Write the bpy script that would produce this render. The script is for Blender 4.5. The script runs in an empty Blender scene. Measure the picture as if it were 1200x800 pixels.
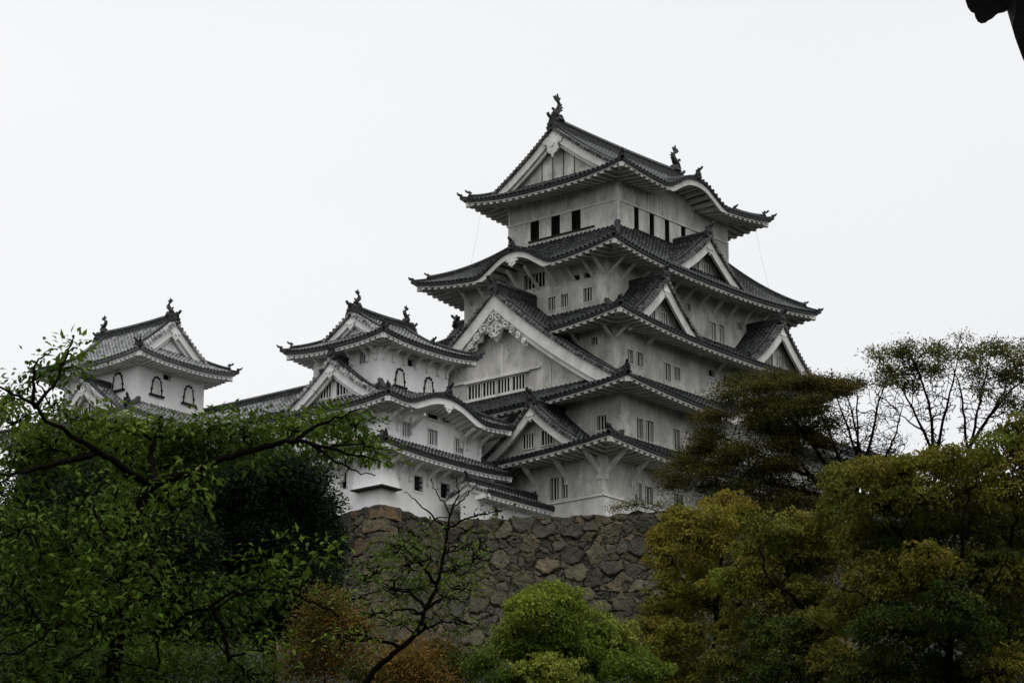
import bpy, math, random
import numpy as np
from mathutils import Vector

rnd = random.Random(11)
nr = np.random.default_rng(11)
PI = math.pi
scene = bpy.context.scene
COL = scene.collection

# ------------------------------------------------------------------ camera
CAM = Vector((-162.0, -124.0, -40.5))
YAW, PITCH, FPX = math.radians(50.35), math.radians(15.96), 3398.0
cam_data = bpy.data.cameras.new("camera")
cam = bpy.data.objects.new("camera", cam_data)
COL.objects.link(cam)
cam.location = CAM
cam.rotation_euler = (PI / 2 + PITCH, 0, -YAW)
cam_data.sensor_width = 36.0
cam_data.lens = FPX / 1200 * 36
cam_data.clip_start = 0.5
cam_data.clip_end = 20000
scene.camera = cam

# ------------------------------------------------------------------ sky (overcast) and a soft sun
SUN_EL, SUN_AZ = math.radians(55), math.radians(215)      # azimuth measured from north towards east
world = bpy.data.worlds.new("World")
scene.world = world
world.use_nodes = True
wn, wl = world.node_tree.nodes, world.node_tree.links
wn.clear()
sky = wn.new("ShaderNodeTexSky"); sky.sky_type = 'NISHITA'; sky.sun_disc = False
sky.sun_elevation = SUN_EL; sky.sun_rotation = SUN_AZ
sky.dust_density = 4.0; sky.air_density = 1.0
hs = wn.new("ShaderNodeHueSaturation"); hs.inputs['Saturation'].default_value = 0.12
wl.new(sky.outputs[0], hs.inputs['Color'])
tc = wn.new("ShaderNodeTexCoord")
mp = wn.new("ShaderNodeMapping"); mp.inputs['Scale'].default_value = (1.0, 1.0, 3.0)
wl.new(tc.outputs['Generated'], mp.inputs['Vector'])
nz = wn.new("ShaderNodeTexNoise"); nz.inputs['Scale'].default_value = 1.6; nz.inputs['Detail'].default_value = 4
wl.new(mp.outputs[0], nz.inputs['Vector'])
cr = wn.new("ShaderNodeValToRGB")
cr.color_ramp.elements[0].position = 0.3; cr.color_ramp.elements[0].color = (8.6, 8.72, 8.95, 1)
cr.color_ramp.elements[1].position = 0.7; cr.color_ramp.elements[1].color = (9.4, 9.45, 9.55, 1)
wl.new(nz.outputs['Fac'], cr.inputs[0])
mx = wn.new("ShaderNodeMix"); mx.data_type = 'RGBA'; mx.inputs[0].default_value = 0.88
wl.new(hs.outputs[0], mx.inputs[6]); wl.new(cr.outputs[0], mx.inputs[7])
# overcast skies are brighter overhead than at the horizon
sxz = wn.new("ShaderNodeSeparateXYZ"); wl.new(tc.outputs['Generated'], sxz.inputs[0])
zr_ = wn.new("ShaderNodeMapRange"); zr_.inputs['From Min'].default_value = 0.45; zr_.inputs['From Max'].default_value = 1.0
zr_.inputs['To Min'].default_value = 1.03; zr_.inputs['To Max'].default_value = 2.1
wl.new(sxz.outputs['Z'], zr_.inputs['Value'])
sc_ = wn.new("ShaderNodeVectorMath"); sc_.operation = 'SCALE'
wl.new(mx.outputs[2], sc_.inputs[0]); wl.new(zr_.outputs[0], sc_.inputs['Scale'])
bg = wn.new("ShaderNodeBackground"); bg.inputs['Strength'].default_value = 0.105
wl.new(sc_.outputs[0], bg.inputs['Color'])
wo = wn.new("ShaderNodeOutputWorld"); wl.new(bg.outputs[0], wo.inputs[0])

sun_d = bpy.data.lights.new("sun", 'SUN')
sun_d.energy = 0.5; sun_d.angle = math.radians(40); sun_d.color = (1.0, 0.97, 0.93)
sun = bpy.data.objects.new("sun", sun_d); COL.objects.link(sun)
sd = Vector((math.sin(SUN_AZ) * math.cos(SUN_EL), math.cos(SUN_AZ) * math.cos(SUN_EL), math.sin(SUN_EL)))
sun.rotation_euler = (-sd).to_track_quat('-Z', 'Y').to_euler()

vs = scene.view_settings
vs.view_transform = 'Standard'; vs.look = 'None'; vs.gamma = 1.0; vs.use_curve_mapping = False
vs.exposure = 0.0

# ------------------------------------------------------------------ helpers
_f = Vector((math.sin(YAW) * math.cos(PITCH), math.cos(YAW) * math.cos(PITCH), math.sin(PITCH)))
_r = Vector((math.cos(YAW), -math.sin(YAW), 0)); _u = _r.cross(_f)

def at(px, py, dist):
    """a place in the world: survey bearing (read off the 1200 px photo) and distance from the viewpoint"""
    return CAM + (_f + _r * ((px - 600) / FPX) - _u * ((py - 400) / FPX)).normalized() * dist

def lerp(a, b, t): return a + (b - a) * t

def V(*a): return Vector(a)

class MB:
    """collects shapes for ONE mesh object; faces carry a material slot and a uv"""
    def __init__(s): s.v = []; s.f = []; s.m = []; s.uv = []
    def add(s, vs_, fs, m=0, uvs=None):
        o = len(s.v); s.v.extend([tuple(p) for p in vs_])
        for i, f in enumerate(fs):
            s.f.append([o + k for k in f]); s.m.append(m)
            s.uv.append([uvs[k] for k in f] if uvs else None)
    def hexa(s, p, m=0):
        s.add(p, [(0, 1, 2, 3), (7, 6, 5, 4), (0, 4, 5, 1), (1, 5, 6, 2), (2, 6, 7, 3), (3, 7, 4, 0)], m)
    def box(s, x0, x1, y0, y1, z0, z1, m=0):
        s.hexa([(x0, y0, z0), (x1, y0, z0), (x1, y1, z0), (x0, y1, z0), (x0, y0, z1), (x1, y0, z1), (x1, y1, z1), (x0, y1, z1)], m)
    def beam(s, a, b, w, h, m=0, up=Vector((0, 0, 1))):
        a = Vector(a); b = Vector(b); d = (b - a).normalized()
        sd_ = d.cross(up)
        if sd_.length < 1e-4: sd_ = d.cross(Vector((1, 0, 0)))
        sd_.normalize(); u = sd_.cross(d).normalized()
        p = []
        for q in (a, b):
            p += [q - sd_ * w / 2 - u * h / 2, q + sd_ * w / 2 - u * h / 2, q + sd_ * w / 2 + u * h / 2, q - sd_ * w / 2 + u * h / 2]
        s.hexa(p, m)
    def tube(s, pts, rad, n=6, m=0, cap=True):
        pts = [Vector(p) for p in pts]
        if not hasattr(rad, '__len__'): rad = [rad] * len(pts)
        base = None; vs_ = []
        for i, p in enumerate(pts):
            d = (pts[min(i + 1, len(pts) - 1)] - pts[max(i - 1, 0)])
            if d.length < 1e-9: d = Vector((0, 0, 1))
            d.normalize()
            if base is None:
                base = d.cross(Vector((0, 0, 1)))
                if base.length < 0.1: base = d.cross(Vector((1, 0, 0)))
            base = (base - d * base.dot(d))
            if base.length < 1e-6: base = d.orthogonal()
            base.normalize(); b2 = d.cross(base)
            for k in range(n):
                a = 2 * PI * k / n
                vs_.append(p + (base * math.cos(a) + b2 * math.sin(a)) * rad[i])
        fs = []
        for i in range(len(pts) - 1):
            for k in range(n):
                fs.append((i * n + k, i * n + (k + 1) % n, (i + 1) * n + (k + 1) % n, (i + 1) * n + k))
        if cap:
            fs.append(tuple(range(n - 1, -1, -1))); fs.append(tuple((len(pts) - 1) * n + k for k in range(n)))
        s.add(vs_, fs, m)
    def sweep(s, path, prof, m=0):
        """prof: list of (side, up) offsets, path horizontal-ish; open bottom, capped ends"""
        path = [Vector(p) for p in path]; n = len(prof); vs_ = []
        for i, p in enumerate(path):
            d = path[min(i + 1, len(path) - 1)] - path[max(i - 1, 0)]
            h = Vector((d.x, d.y, 0))
            if h.length < 1e-6: h = Vector((1, 0, 0))
            sd_ = Vector((-h.y, h.x, 0)).normalized()
            for a, b in prof: vs_.append(p + sd_ * a + Vector((0, 0, b)))
        fs = [(i * n + k, i * n + k + 1, (i + 1) * n + k + 1, (i + 1) * n + k) for i in range(len(path) - 1) for k in range(n - 1)]
        fs.append(tuple(range(n))); fs.append(tuple((len(path) - 1) * n + k for k in range(n - 1, -1, -1)))
        s.add(vs_, fs, m)
    def plate(s, outline, fr, to, m=0):
        """extrude a 2d outline between two frames: fr(a,z), to(a,z) -> world"""
        n = len(outline)
        vs_ = [fr(a, z) for a, z in outline] + [to(a, z) for a, z in outline]
        fs = [tuple(range(n)), tuple(range(2 * n - 1, n - 1, -1))] + [(i, (i + 1) % n, n + (i + 1) % n, n + i) for i in range(n)]
        s.add(vs_, fs, m)
    def build(s, name, mats, parent=None, smooth=False):
        if not isinstance(mats, (list, tuple)): mats = [mats]
        me = bpy.data.meshes.new(name)
        me.from_pydata(s.v, [], s.f)
        for mt in mats: me.materials.append(mt)
        me.polygons.foreach_set('material_index', s.m)
        if any(u is not None for u in s.uv):
            ul = me.uv_layers.new(name='UVMap'); buf = []
            for f, u in zip(s.f, s.uv):
                for k in range(len(f)): buf.extend(u[k] if u else (0.0, 0.5))
            ul.data.foreach_set('uv', buf)
        if smooth: me.polygons.foreach_set('use_smooth', [True] * len(s.f))
        me.update()
        o = bpy.data.objects.new(name, me); COL.objects.link(o)
        if parent is not None:
            o.parent = parent; o.location = -WORLD_OF[parent.name] if parent.name in WORLD_OF else (0, 0, 0)
            WORLD_OF[o.name] = Vector((0, 0, 0))
        return o

WORLD_OF = {}
def thing(name, label, cat, loc=(0, 0, 0), group=None):
    o = bpy.data.objects.new(name, None); COL.objects.link(o)
    o.location = loc; o.empty_display_size = 0.5
    WORLD_OF[o.name] = Vector(loc)
    o['label'] = label; o['category'] = cat
    if group: o['group'] = group
    return o
def tag(o, label, cat, group=None):
    o['label'] = label; o['category'] = cat
    if group: o['group'] = group
    return o
def structure(o): o['kind'] = 'structure'; return o

# ------------------------------------------------------------------ materials
def new_mat(name):
    m = bpy.data.materials.new(name); m.use_nodes = True
    n = m.node_tree.nodes; l = m.node_tree.links
    b = n['Principled BSDF']
    return m, n, l, b
def ramp(n, stops):
    r = n.new('ShaderNodeValToRGB'); e = r.color_ramp.elements
    while len(e) < len(stops): e.new(0.5)
    for x, (p, c) in zip(e, stops): x.position = p; x.color = (*c, 1)
    return r
def noise(n, l, scale, detail=4, rough=0.55, vec=None, mapscale=None):
    t = n.new('ShaderNodeTexNoise'); t.inputs['Scale'].default_value = scale
    t.inputs['Detail'].default_value = detail; t.inputs['Roughness'].default_value = rough
    if vec is None:
        g = n.new('ShaderNodeNewGeometry'); vec = g.outputs['Position']
    if mapscale:
        mpn = n.new('ShaderNodeMapping'); mpn.inputs['Scale'].default_value = mapscale
        l.new(vec, mpn.inputs['Vector']); vec = mpn.outputs[0]
    l.new(vec, t.inputs['Vector'])
    return t
def mixc(n, l, fac, a, b, mode='MIX'):
    x = n.new('ShaderNodeMix'); x.data_type = 'RGBA'; x.blend_type = mode
    for i, s in ((0, fac), (6, a), (7, b)):
        if hasattr(s, 'is_linked') or hasattr(s, 'links'): l.new(s, x.inputs[i])
        elif i == 0: x.inputs[0].default_value = s
        else: x.inputs[i].default_value = (*s, 1)
    return x.outputs[2]

def mat_plaster(name, hi, lo, stain=0.5, speck=0.6):
    m, n, l, b = new_mat(name)
    big = noise(n, l, 0.55, 6, 0.65)
    streak = noise(n, l, 1.0, 5, 0.6, mapscale=(1.1, 1.1, 0.32))
    r1 = ramp(n, [(0.3, lo), (0.62, hi)]); l.new(big.outputs['Fac'], r1.inputs[0])
    r2 = ramp(n, [(0.42, (1 - 0.55 * stain,) * 3), (0.6, (1, 1, 1))]); l.new(streak.outputs['Fac'], r2.inputs[0])
    c = mixc(n, l, 1.0, r1.outputs[0], r2.outputs[0], 'MULTIPLY')
    pt = noise(n, l, 0.9, 6, 0.75, mapscale=(1.0, 1.0, 0.8))
    rp_ = ramp(n, [(0.48, (1, 1, 1)), (0.66, (1 - 0.8 * stain,) * 3)]); l.new(pt.outputs['Fac'], rp_.inputs[0])
    c = mixc(n, l, 1.0, c, rp_.outputs[0], 'MULTIPLY')
    sp = noise(n, l, 2.7, 3, 0.5, mapscale=(1.0, 1.0, 2.2))
    r3 = ramp(n, [(0.70, (0, 0, 0)), (0.76, (speck,) * 3)]); l.new(sp.outputs['Fac'], r3.inputs[0])
    c = mixc(n, l, r3.outputs[0], c, (0.16, 0.14, 0.11))
    l.new(c, b.inputs['Base Color']); b.inputs['Roughness'].default_value = 0.9
    fine = noise(n, l, 9, 4)
    bp = n.new('ShaderNodeBump'); bp.inputs['Strength'].default_value = 0.25; bp.inputs['Distance'].default_value = 0.05
    l.new(fine.outputs['Fac'], bp.inputs['Height']); l.new(bp.outputs[0], b.inputs['Normal'])
    return m
def mat_tile(name, dark, light, mortar, amount):
    """roof tile: uv.y runs up the slope in metres; mortar lines across each course"""
    m, n, l, b = new_mat(name)
    uv = n.new('ShaderNodeUVMap'); sx = n.new('ShaderNodeSeparateXYZ'); l.new(uv.outputs[0], sx.inputs[0])
    dv = n.new('ShaderNodeMath'); dv.operation = 'DIVIDE'; dv.inputs[1].default_value = 0.31; l.new(sx.outputs['Y'], dv.inputs[0])
    fr = n.new('ShaderNodeMath'); fr.operation = 'FRACT'; l.new(dv.outputs[0], fr.inputs[0])
    r0 = ramp(n, [(0.0, (1, 1, 1)), (0.30, (0, 0, 0)), (0.9, (0, 0, 0)), (1.0, (1, 1, 1))]); l.new(fr.outputs[0], r0.inputs[0])
    big = noise(n, l, 1.3, 5, 0.7)
    r1 = ramp(n, [(0.35, dark), (0.7, light)]); l.new(big.outputs['Fac'], r1.inputs[0])
    du = n.new('ShaderNodeMath'); du.operation = 'DIVIDE'; du.inputs[1].default_value = 0.2; l.new(sx.outputs['X'], du.inputs[0])
    fu = n.new('ShaderNodeMath'); fu.operation = 'FLOOR'; l.new(du.outputs[0], fu.inputs[0])
    fv = n.new('ShaderNodeMath'); fv.operation = 'FLOOR'; l.new(dv.outputs[0], fv.inputs[0])
    cx = n.new('ShaderNodeCombineXYZ'); l.new(fu.outputs[0], cx.inputs[0]); l.new(fv.outputs[0], cx.inputs[1])
    wnz = n.new('ShaderNodeTexWhiteNoise'); wnz.noise_dimensions = '3D'; l.new(cx.outputs[0], wnz.inputs['Vector'])
    rv = ramp(n, [(0.0, (0.55,) * 3), (0.75, (1.0,) * 3), (1.0, (2.3,) * 3)]); l.new(wnz.outputs['Value'], rv.inputs[0])
    wear = noise(n, l, 2.2, 4, 0.6)
    r2 = ramp(n, [(0.38, (0, 0, 0)), (0.62, (amount,) * 3)]); l.new(wear.outputs['Fac'], r2.inputs[0])
    f = mixc(n, l, 1.0, r0.outputs[0], r2.outputs[0], 'MULTIPLY')
    tv = mixc(n, l, 1.0, r1.outputs[0], rv.outputs[0], 'MULTIPLY')
    c = mixc(n, l, f, tv, mortar)
    moss = noise(n, l, 0.8, 5, 0.7)
    r3 = ramp(n, [(0.6, (0, 0, 0)), (0.75, (0.5,) * 3)]); l.new(moss.outputs['Fac'], r3.inputs[0])
    c = mixc(n, l, r3.outputs[0], c, (0.075, 0.075, 0.06))
    l.new(c, b.inputs['Base Color'])
    b.inputs['Roughness'].default_value = 0.42
    b.inputs['Specular IOR Level'].default_value = 0.16
    return m
def mat_simple(name, c0, c1, scale=3.0, rough=0.8, bump=0.2):
    m, n, l, b = new_mat(name)
    t = noise(n, l, scale, 5, 0.65)
    r = ramp(n, [(0.32, c0), (0.68, c1)]); l.new(t.outputs['Fac'], r.inputs[0])
    l.new(r.outputs[0], b.inputs['Base Color']); b.inputs['Roughness'].default_value = rough; b.inputs['Specular IOR Level'].default_value = 0.12
    bp = n.new('ShaderNodeBump'); bp.inputs['Strength'].default_value = bump; bp.inputs['Distance'].default_value = 0.05
    l.new(t.outputs['Fac'], bp.inputs['Height']); l.new(bp.outputs[0], b.inputs['Normal'])
    return m
def mat_leaf(name, rough=0.55, trans=0.28):
    m, n, l, b = new_mat(name)
    a = n.new('ShaderNodeAttribute'); a.attribute_name = 'tint'
    l.new(a.outputs['Color'], b.inputs['Base Color'])
    b.inputs['Roughness'].default_value = rough; b.inputs['Specular IOR Level'].default_value = 0.05
    tr = n.new('ShaderNodeBsdfTranslucent'); l.new(a.outputs['Color'], tr.inputs['Color'])
    ms = n.new('ShaderNodeMixShader'); ms.inputs[0].default_value = trans
    l.new(b.outputs[0], ms.inputs[1]); l.new(tr.outputs[0], ms.inputs[2])
    l.new(ms.outputs[0], n['Material Output'].inputs['Surface'])
    return m
def mat_stone(name):
    m, n, l, b = new_mat(name)
    a = n.new('ShaderNodeAttribute'); a.attribute_name = 'tint'
    t = noise(n, l, 2.4, 6, 0.7); r = ramp(n, [(0.3, (0.45, 0.45, 0.45)), (0.7, (1.25, 1.22, 1.15))]); l.new(t.outputs['Fac'], r.inputs[0])
    c = mixc(n, l, 1.0, a.outputs['Color'], r.outputs[0], 'MULTIPLY')
    c = mixc(n, l, 1.0, c, (1.0, 0.98, 0.86), 'MULTIPLY')
    li = noise(n, l, 5.0, 4, 0.6); r2 = ramp(n, [(0.6, (0, 0, 0)), (0.72, (0.55,) * 3)]); l.new(li.outputs['Fac'], r2.inputs[0])
    c = mixc(n, l, r2.outputs[0], c, (0.15, 0.15, 0.115))
    l.new(c, b.inputs['Base Color']); b.inputs['Roughness'].default_value = 0.9; b.inputs['Specular IOR Level'].default_value = 0.15
    f = noise(n, l, 7, 6, 0.7)
    bp = n.new('ShaderNodeBump'); bp.inputs['Strength'].default_value = 0.7; bp.inputs['Distance'].default_value = 0.08
    l.new(f.outputs['Fac'], bp.inputs['Height']); l.new(bp.outputs[0], b.inputs['Normal'])
    return m

PL_OLD = mat_plaster('weathered_plaster', (0.70, 0.685, 0.63), (0.50, 0.485, 0.44), 0.46, 0.85)
PL_NEW = mat_plaster('white_plaster', (0.86, 0.86, 0.84), (0.78, 0.78, 0.76), 0.12, 0.3)
PL_TRIM = mat_plaster('trim_plaster', (0.72, 0.71, 0.67), (0.58, 0.57, 0.53), 0.3, 0.3)
PL_TRIMN = mat_plaster('white_trim_plaster', (0.80, 0.80, 0.78), (0.70, 0.70, 0.68), 0.2, 0.2)
EAVE_SHADE_TIMBER = mat_plaster('eave_shade_timber', (0.13, 0.125, 0.115), (0.08, 0.078, 0.07), 0.2, 0.3)  # dark plaster with the eave shadow put into its colour; also top-gable timber lines
TILE_OLD = mat_tile('old_grey_tile', (0.007, 0.008, 0.0095), (0.027, 0.029, 0.031), (0.24, 0.24, 0.23), 0.65)
TILE_MID = mat_tile('grey_tile', (0.018, 0.019, 0.020), (0.05, 0.052, 0.053), (0.48, 0.48, 0.46), 1.0)
TILE_PALE = mat_tile('plaster_jointed_tile', (0.07, 0.073, 0.075), (0.15, 0.152, 0.152), (0.55, 0.55, 0.53), 1.0)
RIDGE = mat_simple('ridge_tile', (0.006, 0.007, 0.008), (0.06, 0.061, 0.062), 4.5, 0.5, 0.6)
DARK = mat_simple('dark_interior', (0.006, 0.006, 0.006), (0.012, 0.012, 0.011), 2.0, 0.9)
WOOD = mat_simple('dark_wood', (0.015, 0.013, 0.011), (0.035, 0.03, 0.026), 3.0, 0.7)
SHADE_TILE = mat_simple('shade_tile', (0.004, 0.004, 0.005), (0.008, 0.008, 0.009), 5.0, 0.7, 0.3)  # tile of the near eave, its unlit underside put into the colour
BARK = mat_simple('bark', (0.0025, 0.0022, 0.002), (0.010, 0.0085, 0.007), 7.0, 1.0, 0.8)
BARK.node_tree.nodes['Principled BSDF'].inputs['Specular IOR Level'].default_value = 0.0
STONE = mat_stone('wall_stone')
LEAF = mat_leaf('leaf')
GROUND = mat_simple('soil', (0.006, 0.009, 0.004), (0.018, 0.02, 0.010), 0.4, 1.0)
# ------------------------------------------------------------------ castle roofs
def prof(w, c): return (1 - c) * w + c * w * w

class Side:
    """one roof slope: S(t, w) with t metres along the eave, w 0..1 up the slope"""
    def __init__(s, axis, sgn, co, ci, out, inn, zf, wmax=1.0, swap=False):
        # axis 'x': eave runs along x at y=co ; 'y': eave runs along y at x=co
        s.axis, s.sgn, s.co, s.ci, s.out, s.inn, s.zf, s.wmax, s.swap = axis, sgn, co, ci, out, inn, zf, wmax, swap
        s.bumps = []; s.gap = None; s.tl = lambda w: lerp(out[0], inn[0], w); s.tr = lambda w: lerp(out[1], inn[1], w)
        s.cross = None
    def P(s, t, c, z):
        x, y = (t, c) if s.axis == 'x' else (c, t)
        if s.swap: x, y = y, x
        return Vector((x, y, z))
    def K(s, t):
        k = 0.0
        for c, hw, h in s.bumps:
            q = abs(t - c) / hw
            if q < 1: k = max(k, h * (1 + math.cos(PI * q ** 1.15)) / 2)
        return k
    def z(s, t, w):
        a, b = lerp(s.out[0], s.inn[0], min(w, s.hw if hasattr(s, 'hw') else 1) ), lerp(s.out[1], s.inn[1], min(w, s.hw if hasattr(s, 'hw') else 1))
        rel = (t - (a + b) / 2) / max(0.01, (b - a) / 2)
        z = s.zf(min(1.05, abs(rel)), w)
        k = s.K(t)
        if k > 0:
            ze = s.zf(min(1.05, abs(rel)), 0) + k + 0.12 * abs(s.ci - s.co) * w
            z = max(z, ze)
        return z
    def S(s, t, w): return s.P(t, lerp(s.co, s.ci, w), s.z(t, w))

def panel(mb, sd, pitch=0.36, rr=0.105, nw=9, step=0.7):
    W = sd.wmax
    ws = [W * j / nw for j in range(nw + 1)]
    run = abs(sd.ci - sd.co) * 1.15
    nt = max(2, int((sd.tr(0) - sd.tl(0)) / step))
    vs_, uv = [], []
    for w in ws:
        a, b = sd.tl(w), sd.tr(w)
        for i in range(nt + 1):
            t = lerp(a, b, i / nt); vs_.append(sd.S(t, w)); uv.append((t, w * run))
    gap = getattr(sd, 'gap', None)
    ing = lambda t, w: gap is not None and gap[0] < t < gap[1] and w < gap[2]
    fs = [(j * (nt + 1) + i, j * (nt + 1) + i + 1, (j + 1) * (nt + 1) + i + 1, (j + 1) * (nt + 1) + i) for j in range(nw) for i in range(nt)
          if not ing(uv[j * (nt + 1) + i][0] / 2 + uv[j * (nt + 1) + i + 1][0] / 2, ws[j + 1] - .01)]
    mb.add(vs_, fs, 0, uv)
    # round tile rows
    lo = min(sd.tl(w) for w in ws); hi = max(sd.tr(w) for w in ws)
    n = int((hi - lo) / pitch); off = ((hi - lo) - n * pitch) / 2
    ang = [0, PI / 4, PI / 2, 3 * PI / 4, PI]
    for k in range(n + 1):
        t = lo + off + k * pitch
        m = 14; wsf = [W * j / m for j in range(m + 1)]
        runs, cur = [], []
        for w in wsf:
            if sd.tl(w) - 1e-6 <= t <= sd.tr(w) + 1e-6 and not ing(t, w): cur.append(w)
            else:
                if len(cur) > 1: runs.append(cur)
                cur = []
        if len(cur) > 1: runs.append(cur)
        for r_ in runs:
            e = 0.05
            vs_, uv, fs = [], [], []
            for j, w in enumerate(r_):
                p = sd.S(t, w); T = (sd.S(t + e, w) - sd.S(t - e, w)).normalized()
                w2 = min(W, w + 0.01); w1 = max(0, w - 0.01)
                D = (sd.S(t, w2) - sd.S(t, w1)).normalized()
                N = T.cross(D)
                if N.z < 0: N = -N
                for a in ang:
                    vs_.append(p + T * (rr * math.cos(a)) + N * (rr * math.sin(a) * 1.25)); uv.append((t, w * run + 0.1))
                if j == 0:
                    d0, n0, t0, p0 = D, N, T, p
            for j in range(len(r_) - 1):
                for i in range(4): fs.append((j * 5 + i, j * 5 + i + 1, (j + 1) * 5 + i + 1, (j + 1) * 5 + i))
            mb.add(vs_, fs, 0, uv)
            if r_[0] == 0:      # round end tile
                c = p0 - d0 * 0.03
                ring = [c + t0 * (rr * 1.15 * math.cos(2 * PI * i / 8)) + n0 * (rr * 1.15 * math.sin(2 * PI * i / 8)) for i in range(8)]
                back = [q + d0 * 0.12 for q in ring]
                mb.add(ring + back, [tuple(range(8))] + [(i, (i + 1) % 8, 8 + (i + 1) % 8, 8 + i) for i in range(8)], 0)

def eave(mt, mw, sd, wall_c, wall_t, zw, pitch=0.6, band=0.19, fas=0.13, rw=0.29, kfas=0.4, set1=0.13):
    """mt: tile mesh (gets the tile edge), mw: white mesh (fascia, soffit, rafters)"""
    a0, a1 = sd.out; n = max(8, int((a1 - a0) / 0.5)); sg = 1 if sd.ci > sd.co else -1
    b0, b1 = wall_t; ov = abs(wall_c - sd.co)
    def E(s_, din=0.0):
        """point on the eave edge, din metres inwards (mitred at the corners)"""
        f = din / ov
        t = lerp(lerp(a0, a1, s_), lerp(b0, b1, s_), f)
        te = lerp(a0, a1, s_)
        return t, sd.co + sg * din, sd.z(te, 0)
    def strip(mb, d1, z1, d2, z2, ext=None):
        vs_ = []
        for i in range(n + 1):
            s_ = i / n
            x = ext(lerp(a0, a1, s_)) if ext else 0
            t, c, z = E(s_, d1); vs_.append(sd.P(t, c, z + z1))
            t, c, z = E(s_, d2); vs_.append(sd.P(t, c, z + z2 - x))
        mb.add(vs_, [(2 * i, 2 * i + 1, 2 * i + 3, 2 * i + 2) for i in range(n) if G_(i)])
    gap = getattr(sd, 'gap', None); G_ = lambda i: not (gap and gap[0] < lerp(a0, a1, (i + .5) / n) < gap[1])
    kk = lambda t: kfas * min(1.0, sd.K(t) / 0.25) if sd.bumps else 0
    for cc, hw, hh in sd.bumps: n = max(n, int((a1 - a0) / 0.22))
    strip(mt, 0, 0.0, 0, -band); strip(mt, 0, -band, set1 + 0.02, -band)
    strip(mw, set1, -band + 0.002, set1, -band - fas, kk)
    # bottom of fascia board
    vs_ = []
    for i in range(n + 1):
        s_ = i / n; x = kk(lerp(a0, a1, s_))
        t, c, z = E(s_, set1); vs_.append(sd.P(t, c, z - band - fas - x))
        t, c, z = E(s_, set1 + 0.14); vs_.append(sd.P(t, c, z - band - fas - x))
        vs_.append(sd.P(t, c, z - band))
    mw.add(vs_, [q for i in range(n) if G_(i) for q in ((3 * i, 3 * i + 1, 3 * i + 4, 3 * i + 3), (3 * i + 1, 3 * i + 2, 3 * i + 5, 3 * i + 4))])
    # soffit
    top = -band - 0.01
    def soff(s_, din):
        f = din / ov; t, c, z = E(s_, din)
        te = lerp(a0, a1, s_); base = z - sd.K(te)
        return sd.P(t, c, lerp(base + top, zw, f) + sd.K(te) * (1 - .38 * f))
    vs_ = []
    for i in range(n + 1):
        for q in range(4): vs_.append(soff(i / n, lerp(set1 + 0.1, ov, q / 3)))
    mw.add(vs_, [(4 * i + q, 4 * i + q + 1, 4 * i + 4 + q + 1, 4 * i + 4 + q) for i in range(n) if G_(i) for q in range(3)], 1)
    # plaster panel closing the arch between wall head and soffit
    if sd.bumps:
        vs_ = []
        for i in range(n + 1):
            t, c, z = E(i / n, ov); k_ = sd.K(lerp(a0, a1, i / n)) * .62
            vs_ += [sd.P(t, wall_c - sg * .012, zw - .03), sd.P(t, wall_c - sg * .012, zw + k_ + .02)]
        mw.add(vs_, [(2 * i, 2 * i + 1, 2 * i + 3, 2 * i + 2) for i in range(n) if sd.K(lerp(a0, a1, (i + .5) / n)) > .02], 0)
    # rafters
    k = int((a1 - a0) / pitch); o = ((a1 - a0) - k * pitch) / 2
    for i in range(k + 1):
        t = a0 + o + i * pitch
        if gap and gap[0] < t < gap[1]: continue
        fmax = 1.0
        if t < b0: fmax = (t - a0) / max(1e-3, b0 - a0)
        if t > b1: fmax = (a1 - t) / max(1e-3, a1 - b1)
        if fmax * ov < 0.45: continue
        P = []
        for din in (set1 + 0.03, fmax * ov - 0.02):
            f = din / ov
            # parameter s_ whose mitred line passes through t at this depth
            A, B = lerp(a0, b0, f), lerp(a1, b1, f); s_ = min(1, max(0, (t - A) / max(1e-3, B - A)))
            z = soff(s_, din).z
            c = sd.co + sg * din
            P += [sd.P(t - rw / 2, c, z + 0.01), sd.P(t + rw / 2, c, z + 0.01), sd.P(t + rw / 2, c, z - 0.27), sd.P(t - rw / 2, c, z - 0.27)]
        mw.hexa(P)

RPROF = lambda w, h: [(-w / 2, -0.15), (-w / 2, h * .55), (-w * .62, h * .58), (-w * .62, h * .7), (-w * .3, h), (w * .3, h), (w * .62, h * .7), (w * .62, h * .58), (w / 2, h * .55), (w / 2, -0.15)]

def onigawara(name, pos, d, s, parent, mat=None):
    """ridge end ornament facing direction d (horizontal), size s metres high"""
    mb = MB(); d = Vector((d[0], d[1], 0)).normalized(); sd_ = Vector((-d.y, d.x, 0)); p = Vector(pos)
    ol = [(-.42, -.1), (-.5, .12), (-.36, .2), (-.40, .42), (-.26, .5), (-.22, .72), (-.08, .8), (.08, .8), (.22, .72), (.26, .5), (.40, .42), (.36, .2), (.5, .12), (.42, -.1)]
    fr = lambda a, z: p + sd_ * (a * s) + Vector((0, 0, z * s)) + d * 0.10 * s
    to = lambda a, z: p + sd_ * (a * s) + Vector((0, 0, z * s)) - d * 0.16 * s
    mb.plate(ol, fr, to)
    c = p + Vector((0, 0, 0.78 * s))
    mb.tube([c - d * .3 * s, c + d * .05 * s, c + d * .32 * s + Vector((0, 0, .10 * s)), c + d * .52 * s + Vector((0, 0, .30 * s))], [.12 * s, .13 * s, .13 * s, .12 * s], 8)
    mb.tube([c + Vector((0, 0, -.05 * s)), c + Vector((0, 0, .26 * s))], [.13 * s, .09 * s], 7)
    q = p + d * .12 * s + Vector((0, 0, .32 * s))
    mb.tube([q, q + d * .1 * s], [.2 * s, .12 * s], 8)
    return mb.build(name, mat or RIDGE, parent)

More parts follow.
